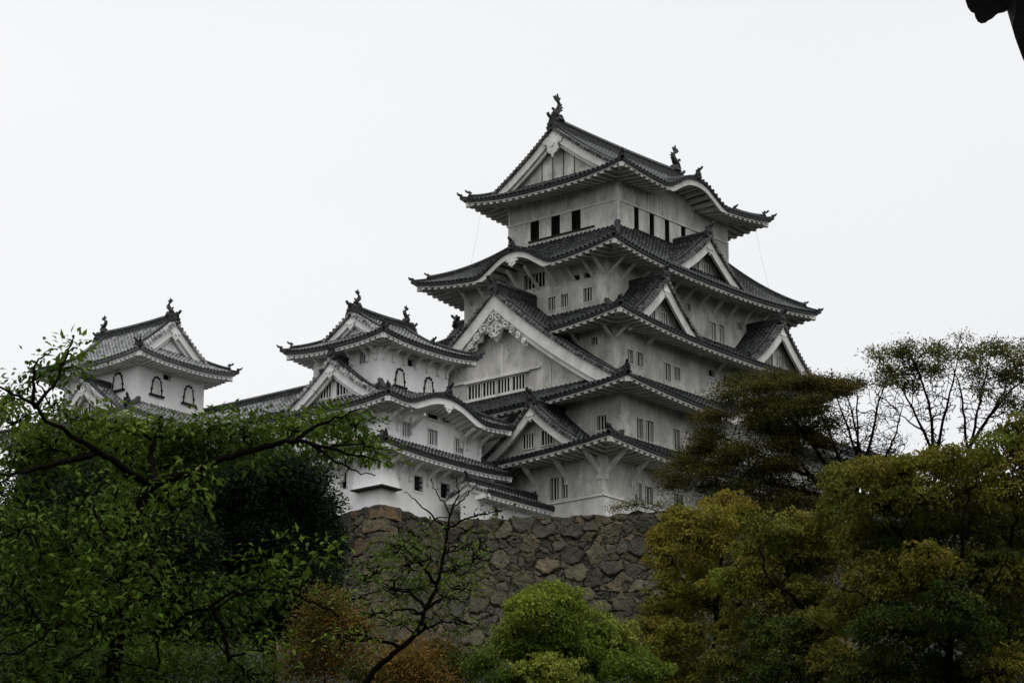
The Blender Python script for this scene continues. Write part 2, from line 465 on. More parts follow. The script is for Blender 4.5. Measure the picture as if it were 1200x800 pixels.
def shachi(pos, d, s, parent):
    """fish shaped ridge-end ornament: head down on the ridge, tail up"""
    mb = MB(); d = Vector((d[0], d[1], 0)).normalized(); p = Vector(pos); up = Vector((0, 0, 1)); sd_ = Vector((-d.y, d.x, 0))
    body = [(0.30, 0.02), (0.26, 0.16), (0.14, 0.30), (0.0, 0.42), (-0.08, 0.55), (-0.07, 0.68), (0.0, 0.80), (0.07, 0.88)]
    rad = [.09, .15, .165, .145, .12, .09, .065, .045]
    mb.tube([p + d * (a * s) + up * (z * s) for a, z in body], [r_ * s for r_ in rad], 8)
    mb.tube([p + up * (-.1 * s), p + up * (.16 * s)], [.30 * s, .2 * s], 8)
    def fin(ol, th=.05, off=0):
        fr = lambda a, z: p + d * (a * s) + up * (z * s) + sd_ * ((off + th / 2) * s)
        to = lambda a, z: p + d * (a * s) + up * (z * s) + sd_ * ((off - th / 2) * s)
        mb.plate(ol, fr, to)
    fin([(.02, .78), (.10, .76), (.24, .84), (.36, .98), (.26, .95), (.22, 1.06), (.14, .98), (.06, 1.18), (-.02, 1.0), (-.14, 1.04), (-.10, .92)], .06)
    fin([(-.16, .40), (-.30, .46), (-.21, .52), (-.34, .62), (-.2, .63), (-.26, .76), (-.1, .72), (-.06, .5)], .05)
    fin([(.14, .38), (.30, .42), (.26, .52), (.12, .50)], .04, .14); fin([(.14, .38), (.30, .42), (.26, .52), (.12, .50)], .04, -.14)
    fin([(.28, .02), (.46, .08), (.42, .2), (.30, .2)], .12)
    return mb.build('fish_ornament', RIDGE, parent)

def gegyo(a0, z0, w, h, fr, to, mb):
    """carved pendant below a gable apex"""
    half = [(0.0, .06), (.12, .03), (.16, -.10), (.30, -.06), (.50, -.22), (.42, -.36), (.30, -.34), (.24, -.44), (.27, -.60), (.17, -.72), (.08, -.74), (0, -.92)]
    ol = [(a0 + x * w, z0 + z * h) for x, z in half] + [(a0 - x * w, z0 + z * h) for x, z in reversed(half[1:-1])]
    mb.plate(ol, fr, to)
    f2 = lambda a, z: fr(a, z) + (fr(a, z) - to(a, z)) * 0.5
    n = 8; mb.plate([(a0 + .11 * w * math.cos(2 * PI * i / n), z0 - .36 * h + .13 * h * math.sin(2 * PI * i / n)) for i in range(n)], f2, fr)

def ornate_pendant(zc, fr, to, mb, zrake):
    """large carved gable pendant with scrolls running down both rakes"""
    n = 14
    mb.plate([(.42 * math.cos(2 * PI * i / n), zc - .95 + .45 * math.sin(2 * PI * i / n)) for i in range(n)], fr, to)
    mb.plate([(-.75, zc - .7), (-.5, zc - .1), (0, zc + .12), (.5, zc - .1), (.75, zc - .7), (.5, zc - 1.25), (.28, zc - 1.75), (0, zc - 2.05), (-.28, zc - 1.75), (-.5, zc - 1.25)], lambda a, z: lerp(fr(a, z), to(a, z), .45), to)
    out = lambda a, z: fr(a, z) + (fr(a, z) - to(a, z)) * .35
    def scroll(cx, cz, r, turns, ph, dirn, rad=.07):
        pts = []
        for i in range(16):
            q = i / 15; an = ph + dirn * q * turns * 2 * PI; rr_ = r * (1 - .8 * q)
            pts.append(out(cx + rr_ * math.cos(an), cz + rr_ * math.sin(an)))
        mb.tube(pts, rad, 5)
    for sg in (-1, 1):
        scroll(sg * .35, zc - .35, .3, 1.2, PI / 2, sg); scroll(sg * .42, zc - 1.15, .32, 1.3, -PI / 2, -sg)
        scroll(sg * .2, zc - 1.6, .22, 1.1, 0 if sg > 0 else PI, sg)
        for j, a in enumerate((1.0, 1.55, 2.1, 2.6)):
            z = zrake(a) - .42 - .06 * j
            scroll(sg * a, z, .34 - .05 * j, 1.25, PI / 2 + sg * .6, -sg, .075)
            ol = [(sg * (a - .34), z + .3), (sg * (a + .3), z - .02), (sg * (a + .2), z - .3), (sg * (a - .2), z - .26)]
            mb.plate(ol, lambda q, zz: lerp(fr(q, zz), to(q, zz), .5), to)
    scroll(0, zc - .95, .3, 1.5, 0, 1, .06)
    for q in range(3): scroll(-.25 + .25 * q, zc + .02 - abs(q - 1) * .1, .14, 1.1, 0, 1, .05)

def window(parent, P, a0, a1, z0, z1, bars=0, depth=0.24, frame=0.09, mats=None, hbars=0, proud=0.04, back=None, lat_mat=None):
    """recessed window in a wall opening. P(a, out, z): out>0 is in front of the wall"""
    mats = mats or [PL_TRIM, DARK]
    mb = MB()
    # reveal
    for (p, q) in (((a0, z0), (a1, z0)), ((a1, z0), (a1, z1)), ((a1, z1), (a0, z1)), ((a0, z1), (a0, z0))):
        mb.add([P(p[0], 0, p[1]), P(q[0], 0, q[1]), P(q[0], -depth, q[1]), P(p[0], -depth, p[1])], [(0, 1, 2, 3)], 0)
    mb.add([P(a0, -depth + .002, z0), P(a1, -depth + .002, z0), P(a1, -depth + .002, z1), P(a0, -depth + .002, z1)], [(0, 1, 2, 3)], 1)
    if frame:
        def bx(x0, x1, y0, y1):
            mb.hexa([P(x0, -.03, y0), P(x1, -.03, y0), P(x1, proud, y0), P(x0, proud, y0), P(x0, -.03, y1), P(x1, -.03, y1), P(x1, proud, y1), P(x0, proud, y1)], 0)
        f = frame
        bx(a0 - f, a0, z0 - f, z1 + f); bx(a1, a1 + f, z0 - f, z1 + f); bx(a0, a1, z0 - f, z0); bx(a0, a1, z1, z1 + f)
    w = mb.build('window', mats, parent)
    if bars or hbars:
        lb = MB()
        bw = min(.075, (a1 - a0) / (2 * bars + 2)) if bars else .08
        for i in range(bars):
            c = lerp(a0, a1, (i + 1) / (bars + 1))
            lb.hexa([P(c - bw / 2, -.11, z0), P(c + bw / 2, -.11, z0), P(c + bw / 2, -.06, z0), P(c - bw / 2, -.06, z0), P(c - bw / 2, -.11, z1), P(c + bw / 2, -.11, z1), P(c + bw / 2, -.06, z1), P(c - bw / 2, -.06, z1)])
        for i in range(hbars):
            c = lerp(z0, z1, (i + 1) / (hbars + 1))
            lb.hexa([P(a0, -.14, c - .035), P(a1, -.14, c - .035), P(a1, -.04, c - .035), P(a0, -.04, c - .035), P(a0, -.14, c + .035), P(a1, -.14, c + .035), P(a1, -.04, c + .035), P(a0, -.04, c + .035)])
        lb.build('lattice', lat_mat or mats[0], w)
    return w

def wall(parent, rect, z0, z1, openings, mat, trim, bars_dark=False, name='wall'):
    """four wall faces with real openings; openings: list of dict(side,a0,a1,z0,z1,...)"""
    x0, x1, y0, y1 = rect
    F = {'S': (lambda a, o, z: V(a, y0 - o, z), x0, x1), 'N': (lambda a, o, z: V(a, y1 + o, z), x0, x1),
         'W': (lambda a, o, z: V(x0 - o, a, z), y0, y1), 'E': (lambda a, o, z: V(x1 + o, a, z), y0, y1)}
    mb = MB()
    for s_, (P, A, B) in F.items():
        ops = [o for o in openings if o['side'] == s_]
        xs = sorted(set([A, B] + [v for o in ops for v in (o['a0'], o['a1'])]))
        zs = sorted(set([z0, z1] + [v for o in ops for v in (o['z0'], o['z1'])]))
        for i in range(len(xs) - 1):
            for j in range(len(zs) - 1):
                cx, cz = (xs[i] + xs[i + 1]) / 2, (zs[j] + zs[j + 1]) / 2
                if any(o['a0'] < cx < o['a1'] and o['z0'] < cz < o['z1'] for o in ops): continue
                mb.add([P(xs[i], 0, zs[j]), P(xs[i + 1], 0, zs[j]), P(xs[i + 1], 0, zs[j + 1]), P(xs[i], 0, zs[j + 1])], [(0, 1, 2, 3)])
    mb.add([(x0, y0, z1), (x1, y0, z1), (x1, y1, z1), (x0, y1, z1)], [(0, 1, 2, 3)])
    w = mb.build(name, mat, parent)
    for o in openings:
        P = F[o['side']][0]
        kw = {k: v for k, v in o.items() if k in ('bars', 'depth', 'frame', 'hbars', 'proud')}
        if bars_dark or o.get('dark'): kw['lat_mat'] = WOOD
        window(parent, P, o['a0'], o['a1'], o['z0'], o['z1'], mats=[WOOD if o.get('black') else trim, DARK], **kw)
    return F

def op(side, a0, a1, z0, z1, **k): return dict(side=side, a0=min(a0, a1), a1=max(a0, a1), z0=z0, z1=z1, **k)

def hip_parts(parent, pts, size, ridge_mat, orn=0.8, tip_at=0.16):
    """hip ridge over pts (eave to top), with a thin tip ridge below the ornament"""
    n = len(pts); k = max(1, int(n * tip_at))
    mb = MB(); mb.sweep(pts[k:], RPROF(size, size * 1.15)); h = mb.build('hip_ridge', ridge_mat, parent)
    mb = MB()
    tip = pts[:k + 1]; d0 = (tip[0] - tip[1]).normalized()
    mb.sweep([tip[0] + d0 * .25 + V(0, 0, .14)] + tip, RPROF(size * .62, size * .62))
    e = tip[0] + d0 * .25 + V(0, 0, .25)
    mb.tube([e - d0 * .2, e + d0 * .1 + V(0, 0, .05), e + d0 * .2 + V(0, 0, .2)], [size * .3, size * .28, size * .16], 6)
    mb.build('tip_ridge', ridge_mat, parent)
    d = pts[k - 1] - pts[k]
    onigawara('ridge_ornament', pts[k] + V(0, 0, .05), d, orn, parent)

def skirt_roof(parent, out, inn, wallr, ztip, zin, up, zw, bumps=None, gaps=None, curve=.28, tile=None, trim=None, ridge=.36, orn=.52, pitch=.40, sides='SWNE', exp=2.5, kf=.4, rp=.6, hips=('SW', 'NW', 'SE', 'NE'), soffit=None):
    soffit = soffit or (EAVE_SHADE_TIMBER if tile is None else trim)
    tile = tile or TILE_OLD; trim = trim or PL_TRIM
    x0, x1, y0, y1 = out; u0, u1, v0, v1 = inn; a0, a1, b0, b1 = wallr
    zm = ztip - up
    zf = lambda rel, w: zm + (zin - zm) * prof(w, curve) + up * rel ** exp * (1 - w) ** 2
    sd = {'S': Side('x', -1, y0, v0, (x0, x1), (u0, u1), zf), 'N': Side('x', 1, y1, v1, (x0, x1), (u0, u1), zf),
          'W': Side('y', -1, x0, u0, (y0, y1), (v0, v1), zf), 'E': Side('y', 1, x1, u1, (y0, y1), (v0, v1), zf)}
    wt = {'S': (b0, (a0, a1)), 'N': (b1, (a0, a1)), 'W': (a0, (b0, b1)), 'E': (a1, (b0, b1))}
    for k, b in (bumps or {}).items(): sd[k].bumps = b
    for k, b in (gaps or {}).items(): sd[k].gap = b
    mt, mw = MB(), MB()
    for k in sides:
        panel(mt, sd[k], pitch)
        eave(mt, mw, sd[k], wt[k][0], wt[k][1], zw, kfas=kf, pitch=rp)
    roof = mt.build('roof', tile, parent)
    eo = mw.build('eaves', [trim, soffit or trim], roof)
    corner = {'SW': (x0, y0, u0, v0), 'SE': (x1, y0, u1, v0), 'NW': (x0, y1, u0, v1), 'NE': (x1, y1, u1, v1)}
    for k in hips:
        xa, ya, xb, yb = corner[k]
        pts = [V(lerp(xa, xb, w), lerp(ya, yb, w), zf(1, w) + .02) for w in [i / 14 for i in range(15)]]
        hip_parts(roof, pts, ridge, RIDGE, orn)
        hipbeam(eo, V(xa, ya, ztip), V(xb, yb, 0), trim)
    return roof, sd

def hipbeam(parent, tip, inner, trim):
    d = V(inner.x - tip.x, inner.y - tip.y, 0).normalized()
    mb = MB(); mb.beam(tip + d * .22 + V(0, 0, -.46), tip + d * 2.2 + V(0, 0, -.36), .34, .3)
    mb.build('corner_rafter', trim, parent)

class Gab:
    """local frame of a gable: a across, d inwards from the verge, z up"""
    def __init__(s, face, c, front): s.face, s.c, s.front = face, c, front
    def __call__(s, a, d, z):
        if s.face == 'W': return V(s.front + d, s.c - a, z)
        if s.face == 'E': return V(s.front - d, s.c + a, z)
        if s.face == 'S': return V(s.c + a, s.front + d, z)
        return V(s.c - a, s.front - d, z)
    def out(s): return {'W': (-1, 0), 'E': (1, 0), 'S': (0, -1), 'N': (0, 1)}[s.face]

def gable_dress(parent, G, zf, hw, zb, tile, trim, wallm, barge=.5, wall_set=.95, wins=(), pend=.9, ornate=False, verge=True, wallhw=None, two=True):
    """verge tiles, bargeboards, plaster wall, pendant for one gable whose roof line is zf(|a|)"""
    A = [hw * i / 18 for i in range(19)]
    if verge:
        mb = MB(); s_ = 0.1; a = 0.0
        while a < hw:
            for sg in ((-1, 1) if a > 0 else (1,)):
                z = zf(a)
                mb.tube([G(sg * a, -.10, z - .02), G(sg * a, .42, z + .02)], .135, 8)
            dz = (zf(a + .05) - zf(a)) / .05
            a += .34 / math.sqrt(1 + dz * dz)
        for sg in (-1, 1):
            vs_ = []
            for a in A: z = zf(a); vs_ += [G(sg * a, 0, z + .02), G(sg * a, 0, z - .16), G(sg * a, .4, z - .16)]
            mb.add(vs_, [q for i in range(18) for q in ((3 * i, 3 * i + 1, 3 * i + 4, 3 * i + 3), (3 * i + 1, 3 * i + 2, 3 * i + 5, 3 * i + 4))])
        mb.build('verge_tiles', tile, parent)
    mb = MB()
    slope = lambda a: math.sqrt(1 + ((zf(a + .05) - zf(max(0, a - .05))) / (.1 if a > .05 else .05 + a)) ** 2)
    def board(d0, d1, t0, t1, end=hw):
        for sg in (-1, 1):
            vs_ = []
            for i in range(19):
                a = end * i / 18; z = zf(a); k = min(1.5, slope(max(a, .2)))
                vs_ += [G(sg * a, d0, z - t0 * k), G(sg * a, d0, z - t1 * k), G(sg * a, d1, z - t1 * k), G(sg * a, d1, z - t0 * k)]
            fs = []
            for i in range(18):
                for q in range(4): fs.append((4 * i + q, 4 * i + (q + 1) % 4, 4 * i + 4 + (q + 1) % 4, 4 * i + 4 + q))
            fs.append((72, 73, 74, 75)); mb.add(vs_, fs)
    board(.10, .30, .13, .13 + barge)
    if two: board(.30, .46, .13 + barge * .6, .13 + barge * 1.42, hw * .98)
    mb.build('bargeboard', trim, parent)
    # wall
    W = wallhw or hw
    mb = MB(); vs_ = []
    n = 24
    for i in range(n + 1):
        a = -W + 2 * W * i / n; vs_ += [G(a, wall_set, max(zb - .4, zf(abs(a)) - .12)), G(a, wall_set, zb - .4)]
    mb.add(vs_, [(2 * i, 2 * i + 1, 2 * i + 3, 2 * i + 2) for i in range(n)])
    mb.build('gable_wall', wallm, parent)
    if pend or ornate:
        mb = MB(); fr = lambda a, z: G(a, .14 if not ornate else .30, z); to = lambda a, z: G(a, .32 if not ornate else .62, z)
        if ornate: ornate_pendant(zf(0) - 1.5, fr, to, mb, lambda a: zf(a) - 1.2)
        else: gegyo(0, zf(0) - barge * .9 - .1, pend, pend, lambda a, z: G(a, .02, z), lambda a, z: G(a, .2, z), mb)
        mb.build('pendant', trim, parent)
    for (a0, a1, z0, z1, nb) in wins:
        P = lambda a, o, z: G(a, wall_set - o, z)
        gable_window(parent, P, a0, a1, z0, z1, nb, trim)

def gable_window(parent, P, a0, a1, z0, z1, nb, trim):
    mb = MB()
    def bx(x0, x1, y0, y1, o0, o1, m):
        mb.hexa([P(x0, o0, y0), P(x1, o0, y0), P(x1, o1, y0), P(x0, o1, y0), P(x0, o0, y1), P(x1, o0, y1), P(x1, o1, y1), P(x0, o1, y1)], m)
    f = .07
    bx(a0, a1, z0, z1, .004, .02, 1)
    bx(a0 - f, a0, z0 - f, z1 + f, -.05, .10, 0); bx(a1, a1 + f, z0 - f, z1 + f, -.05, .10, 0); bx(a0, a1, z0 - f, z0, -.05, .10, 0); bx(a0, a1, z1, z1 + f, -.05, .10, 0)
    for i in range(nb):
        c = lerp(a0, a1, (i + 1) / (nb + 1)); bw = min(.085, (a1 - a0) / (2.4 * nb + 2)); bx(c - bw / 2, c + bw / 2, z0, z1, .03, .065, 0)
    return mb.build('window', [trim, DARK], parent)

def ridge_line(parent, p0, p1, w, h, sag=0.0, name='main_ridge', mat=None):
    pts = []
    for i in range(11):
        q = i / 10; p = Vector(p0).lerp(Vector(p1), q); pts.append(p + V(0, 0, sag * (2 * q - 1) ** 2))
    mb = MB(); mb.sweep(pts, RPROF(w, h)); return mb.build(name, mat or RIDGE, parent)

def descending_ridge(parent, G, zf, hw, d, size, stop=.9, orn=.5):
    for sg in (-1, 1):
        pts = [G(sg * hw * stop * (1 - i / 8), d, zf(hw * stop * (1 - i / 8)) + .03) for i in range(9)]
        mb = MB(); mb.sweep(pts, RPROF(size, size)); mb.build('descending_ridge', RIDGE, parent)
        if orn:
            v = pts[0] - pts[1]; onigawara('ridge_ornament', pts[0], v, orn, parent)

def dormer(parent, face, c, front, zap, zb, hw, depth, k=.3, tile=None, trim=None, wallm=None, ext=1.0, ridge=.4, orn=.9, pitch=.40, **kw):
    """chidori gable: two ribbed slopes, ridge, ornament and dressed front"""
    tile = tile or TILE_OLD; trim = trim or PL_TRIM; wallm = wallm or PL_OLD
    G = Gab(face, c, front)
    zf = lambda a: zap - (zap - zb) * ((1 + k) * (a / hw) - k * (a / hw) ** 2)
    mt = MB()
    for sg in (-1, 1):
        class D: pass
        sd = D(); sd.wmax = 1.0; sd.ci, sd.co = hw * ext, 0
        sd.tl = lambda w: 0.0; sd.tr = lambda w: depth
        sd.S = lambda t, w, sg=sg: G(sg * hw * ext * (1 - w), t, zf(hw * ext * (1 - w)))
        panel(mt, sd, pitch, nw=8, step=1.0)
    g = mt.build('gable', tile, parent)
    gable_dress(g, G, zf, hw, zb, tile, trim, wallm, **kw)
    ridge_line(g, G(0, .1, zap + .02), G(0, depth, zap + .02), ridge, ridge * 1.25, 0, 'gable_ridge')
    onigawara('ridge_ornament', G(0, .12, zap + .1), G.out(), orn, g)
    descending_ridge(g, G, zf, hw, .75, .26, .8, .4)
    return g

def irimoya(parent, out, wallr, axis, ztip, zr, up, zw, dg, ovg, bumps=None, curve=.25, tile=None, trim=None, wallm=None, ridge=.5, pitch=.40, orn=.8, fish=0, gable_kw=None, exp=2.5, rp=.6, wins=(), hips=('SW', 'NW', 'SE', 'NE'), faces=(0, 1), sag=.12, kf=.4, soffit=None):
    """hip-and-gable roof. axis 'x': ridge along x. dg: plan depth of the hipped ends, ovg: verge overhang"""
    soffit = soffit or (EAVE_SHADE_TIMBER if tile is None else trim)
    tile = tile or TILE_OLD; trim = trim or PL_TRIM; wallm = wallm or PL_OLD
    sw = axis == 'y'
    x0, x1, y0, y1 = out if not sw else (out[2], out[3], out[0], out[1])
    a0, a1, b0, b1 = wallr if not sw else (wallr[2], wallr[3], wallr[0], wallr[1])
    yc = (y0 + y1) / 2; half = (y1 - y0) / 2; wg = dg / half; zm = ztip - up
    zf = lambda rel, w: zm + (zr - zm) * prof(w, curve) + up * rel ** exp * max(0, 1 - w / wg) ** 2
    def main_bounds(sd):
        sd.hw = wg
        sd.tl = lambda w: x0 + dg * min(1, w / wg) if w <= wg * 1.001 else x0 + dg - ovg
        sd.tr = lambda w: x1 - dg * min(1, w / wg) if w <= wg * 1.001 else x1 - dg + ovg
    S_ = Side('x', -1, y0, yc, (x0, x1), (x0 + half, x1 - half), zf, swap=sw)
    N_ = Side('x', 1, y1, yc, (x0, x1), (x0 + half, x1 - half), zf, swap=sw)
    for q in (S_, N_): main_bounds(q)
    W_ = Side('y', -1, x0, x0 + half, (y0, y1), (yc, yc), zf, wmax=wg * 1.12, swap=sw)
    E_ = Side('y', 1, x1, x1 - half, (y0, y1), (yc, yc), zf, wmax=wg * 1.12, swap=sw)
    sd = {'S': S_, 'N': N_, 'W': W_, 'E': E_} if not sw else {'W': S_, 'E': N_, 'S': W_, 'N': E_}
    for k, b in (bumps or {}).items(): sd[k].bumps = b
    mt, mw = MB(), MB()
    for q in (S_, N_): panel(mt, q, pitch, nw=16)
    for q in (W_, E_): panel(mt, q, pitch, nw=4)
    eave(mt, mw, S_, b0, (a0, a1), zw, pitch=rp, kfas=kf); eave(mt, mw, N_, b1, (a0, a1), zw, pitch=rp, kfas=kf)
    eave(mt, mw, W_, a0, (b0, b1), zw, pitch=rp, kfas=kf); eave(mt, mw, E_, a1, (b0, b1), zw, pitch=rp, kfas=kf)
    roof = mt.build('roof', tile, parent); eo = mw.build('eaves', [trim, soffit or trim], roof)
    fl = (lambda v: v) if not sw else (lambda v: V(v.y, v.x, v.z))
    cn = {'SW': (x0, y0, 1, 1), 'SE': (x1, y0, -1, 1), 'NW': (x0, y1, 1, -1), 'NE': (x1, y1, -1, -1)}
    if sw: cn = {'SW': cn['SW'], 'NW': cn['SE'], 'SE': cn['NW'], 'NE': cn['NE']}
    for k in hips:
        xa, ya, sx, sy = cn[k]
        pts = [fl(V(xa + sx * dg * i / 12, ya + sy * half * wg * i / 12, zf(1, wg * i / 12) + .02)) for i in range(13)]
        hip_parts(roof, pts, ridge * .72, RIDGE, orn, .2)
        hipbeam(eo, fl(V(xa, ya, ztip)), fl(V(xa + sx * 3, ya + sy * 3, 0)), trim)
    ends = [('W' if not sw else 'S', x0 + dg - ovg), ('E' if not sw else 'N', x1 - dg + ovg)]
    zg = lambda a: zf(0, 1 - a / half)
    ghw = half * (1 - wg) + .25
    for i in faces:
        face, fr = ends[i]
        G = Gab(face, yc, fr)
        e = bpy.data.objects.new('gable', None)
        gm = MB(); gm.add([G(-.2, .96, zg(0) - .3), G(.2, .96, zg(0) - .3), G(0, .96, zg(0) - .2)], [(0, 1, 2)])
        g = gm.build('gable', wallm, parent)
        kw = dict(gable_kw or {})
        gable_dress(g, G, zg, ghw, zf(0, wg), tile, trim, wallm, wall_set=ovg + .02, wins=wins if i == 0 else (), **kw)
        descending_ridge(g, G, zg, half, .8, .28, 1 - wg * .9, .55)
    ridge_line(roof, fl(V(x0 + dg - ovg + .1, yc, zr)), fl(V(x1 - dg + ovg - .1, yc, zr)), ridge, ridge * 1.5, sag)
    for i, s_ in ((0, -1), (1, 1)):
        px = (x0 + dg - ovg if i == 0 else x1 - dg + ovg)
        d = fl(V(s_, 0, 0)); onigawara('ridge_ornament', fl(V(px - s_ * -.02, yc, zr - .1)), d, ridge * 2.1, roof)
        if fish: shachi(fl(V(px - s_ * .75, yc, zr + ridge * 1.5 + sag)), d, fish, roof)
    return roof, sd, zf

def braces(parent, side, rect, zt, ts, reach=1.5, drop=1.3, trim=None, th=.2, curved=False):
    x0, x1, y0, y1 = rect; trim = trim or PL_TRIM
    for t in ts:
        P = {'S': lambda o, z: V(t, y0 - o, z), 'W': lambda o, z: V(x0 - o, t, z)}[side]
        mb = MB()
        if curved:
            pts = [(0.0, zt - drop), (reach * .35, zt - drop * .62), (reach * .75, zt - drop * .3), (reach, zt - .12)]
            for (o0, z0), (o1, z1) in zip(pts[:-1], pts[1:]): mb.beam(P(o0, z0), P(o1 + .03, z1 + .02), th, th * 1.25)
            mb.beam(P(.06, zt - drop - .35), P(.06, zt - .1), th * 1.2, .16)
        else:
            mb.beam(P(-.05, zt - drop), P(reach, zt - .1), th, th)
        mb.build('eave_brace', trim, parent)
# ------------------------------------------------------------------ main keep
def kara_ridge(roof, sd, c, depth, size=.3, orn=.7):
    w1 = min(1.0, depth / abs(sd.ci - sd.co))
    pts = [sd.S(c, w1 * i / 8) + V(0, 0, .02) for i in range(9)]
    mb = MB(); mb.sweep(pts, RPROF(size, size)); mb.build('karahafu_ridge', RIDGE, roof)
    onigawara('ridge_ornament', pts[0] + V(0, 0, .05), pts[0] - pts[1], orn, roof)
def kara_pendant(eo, sd, c, zoff, s, trim):
    z = sd.z(c, 0) + zoff; sg = 1 if sd.ci > sd.co else -1; mb = MB()
    fr = lambda a, zz: sd.P(a, sd.co + sg * .04, zz); to = lambda a, zz: sd.P(a, sd.co + sg * .13, zz)
    gegyo(c, z, s * 1.5, s, fr, to, mb); mb.build('pendant', trim, eo)

keep = thing('castle_keep', 'tallest grey white castle tower with five stacked tiled roofs and a huge carved west gable', 'castle keep', (0, 0, 0))
# first storey
R1 = (-16.2, 14.1, -10.85, 10.85)
ops = [op('S', -12.5, -12.0, 2.1, 3.35, bars=1), op('S', -11.65, -10.75, 2.1, 3.3, bars=2), op('S', -8.4, -7.4, 2.1, 3.4, bars=2), op('S', -4.4, -3.4, 2.1, 3.4, bars=2), op('S', 1, 2, 2.1, 3.4, bars=2), op('S', 6, 7, 2.1, 3.4, bars=2),
       op('W', -7.2, -6.45, 2.1, 3.6, bars=2), op('W', -7.95, -7.45, 2.1, 3.6, bars=1), op('W', -2.0, -1.2, 2.1, 3.6, bars=2), op('W', 4, 4.8, 2.1, 3.6, bars=2)]
wall(keep, R1, -0.6, 4.95, ops, PL_OLD, PL_TRIM)
mb = MB()
x0, x1, y0, y1 = R1; p = .16
mb.box(x0 - p, x1 + p, y0 - p, y1 + p, -0.7, 1.78)
b1 = [(x0 - p - .1, y0 - p - .1, 1.782), (x1 + p, y0 - p - .1, 1.782), (x1 + p, y1 + p, 1.782), (x0 - p - .1, y1 + p, 1.782)]
mb.hexa(b1 + [(x0 - .02, y0 - .02, 2.0), (x1, y0 - .02, 2.0), (x1, y1, 2.0), (x0 - .02, y1, 2.0)])
mb.build('plinth', PL_TRIM, keep)
rf1, sd1 = skirt_roof(keep, (-18.6, 16.5, -13.25, 13.25), (-14.1, 14.1, -10.85, 10.85), R1, 5.3, 6.25, .62, 4.75)
dormer(keep, 'W', -5.95, -17.75, 8.5, 5.3, 4.1, 3.6, ext=1.0, pend=.75, wins=[(-1.25, -.35, 5.75, 6.75, 3), (.35, 1.25, 5.75, 6.75, 3)], two=False)
braces(keep, 'W', R1, 4.8, [-10.6, -7.9, -5.2, -2.4, 0.4, 3.2, 6.0, 8.8], 1.6, 1.5, PL_TRIM, .22, True)
braces(keep, 'S', R1, 4.8, [-15.9, -13.2, -10.2, -7.0, -3.5, 0, 3.5, 7], 1.6, 1.5, PL_TRIM, .22, True)
# second storey
R2 = (-14.1, 14.1, -10.85, 10.85)
ops = [op('S', -12.45, -11.75, 6.4, 7.8, bars=1), op('S', -11.45, -10.6, 6.4, 7.85, bars=2), op('S', -8.4, -7.65, 6.4, 7.85, bars=2)] + \
      [op('S', -5.5 + i * 1.25, -4.5 + i * 1.25, 6.5, 8.2, bars=4) for i in range(9)] + \
      [op('W', -9.6, -8.8, 6.9, 7.9, bars=2), op('W', 1, 2, 6.9, 7.9, bars=3)]
wall(keep, R2, 5.2, 9.65, ops, PL_OLD, PL_TRIM)
rf2, sd2, zf2 = irimoya(keep, (-16.5, 16.5, -13.25, 13.25), R2, 'x', 9.75, 18.2, .75, 9.45, 3.1, 1.1, bumps={'S': [(0, 5.6, 1.9)]}, ridge=.5, orn=.75, curve=.27,
        gable_kw=dict(barge=.8, ornate=True, pend=0), kf=.45)
kara_ridge(rf2, sd2['S'], 0, 3.5)
# lattice band and timber lines of the great west gable, set proud of its plaster wall
gW = Gab('W', 0, -14.5); Pg = lambda a, o, z: gW(a, 1.12 - o, z)
gobj = [c for c in keep.children if c.name.startswith('gable')][1] if len([c for c in keep.children if c.name.startswith('gable')]) > 1 else keep
for i in range(4):
    a0 = -3.05 + i * 1.33
    gable_window(gobj, Pg, a0, a0 + 1.08, 11.15, 12.15, 3, PL_TRIM)
mb = MB()
def gbx(a0, a1, z0, z1, o0, o1): mb.hexa([Pg(a0, o0, z0), Pg(a1, o0, z0), Pg(a1, o1, z0), Pg(a0, o1, z0), Pg(a0, o0, z1), Pg(a1, o0, z1), Pg(a1, o1, z1), Pg(a0, o1, z1)])
gbx(-5.2, 3.4, 12.36, 12.5, -.05, .16); gbx(-3.3, 2.5, 12.24, 12.355, -.05, .28); gbx(-3.3, 2.5, 10.9, 11.05, -.05, .26)
gbx(-.12, .12, 12.51, 14.6, -.05, .1); gbx(4.2, 4.32, 11.0, 12.35, -.05, .06)
mb.build('timber_band', PL_TRIM, gobj)
# third storey
R3 = (-11.9, 11.9, -8.6, 8.6)
ops = [op('S', -10.4, -9.8, 12.45, 13.4, bars=1), op('S', -9.45, -8.65, 12.45, 13.45, bars=2), op('S', -6.25, -5.5, 12.1, 13.35, bars=2), op('S', -5.15, -4.4, 12.35, 13.3, bars=2),
       op('S', -1.0, -.3, 13.5, 14.0, frame=.05), op('S', .8, 1.4, 13.4, 13.9, frame=.05), op('S', 1.9, 3.6, 12.9, 13.9, bars=4), op('S', 6.2, 7.2, 12.4, 13.4, bars=2),
       op('W', -7.2, -6.65, 13.65, 14.2, bars=1, frame=.05)]
wall(keep, R3, 10.3, 15.25, ops, PL_OLD, PL_TRIM)
rf3, sd3 = skirt_roof(keep, (-14.3, 14.3, -11.0, 11.0), (-9.93, 9.93, -6.5, 6.5), R3, 15.4, 17.15, .78, 15.0, gaps={'W': (-4.6, 4.6, .36), 'E': (-4.6, 4.6, .36)})
for face, fy in (('S', -9.7), ('N', 9.7)):
    for c in (-7.2, 7.0):
        dormer(keep, face, c, fy, 18.95, 15.2, 4.2, 3.3, pend=.8, wins=[(-1.15, -.3, 15.75, 16.8, 3), (.3, 1.15, 15.75, 16.8, 3)] if face == 'S' else (), two=False, ext=1.0, barge=.62)
braces(keep, 'S', R3, 15.0, [-11.7, -8.4, 0, 3], 1.3, 1.1, PL_TRIM, .18)
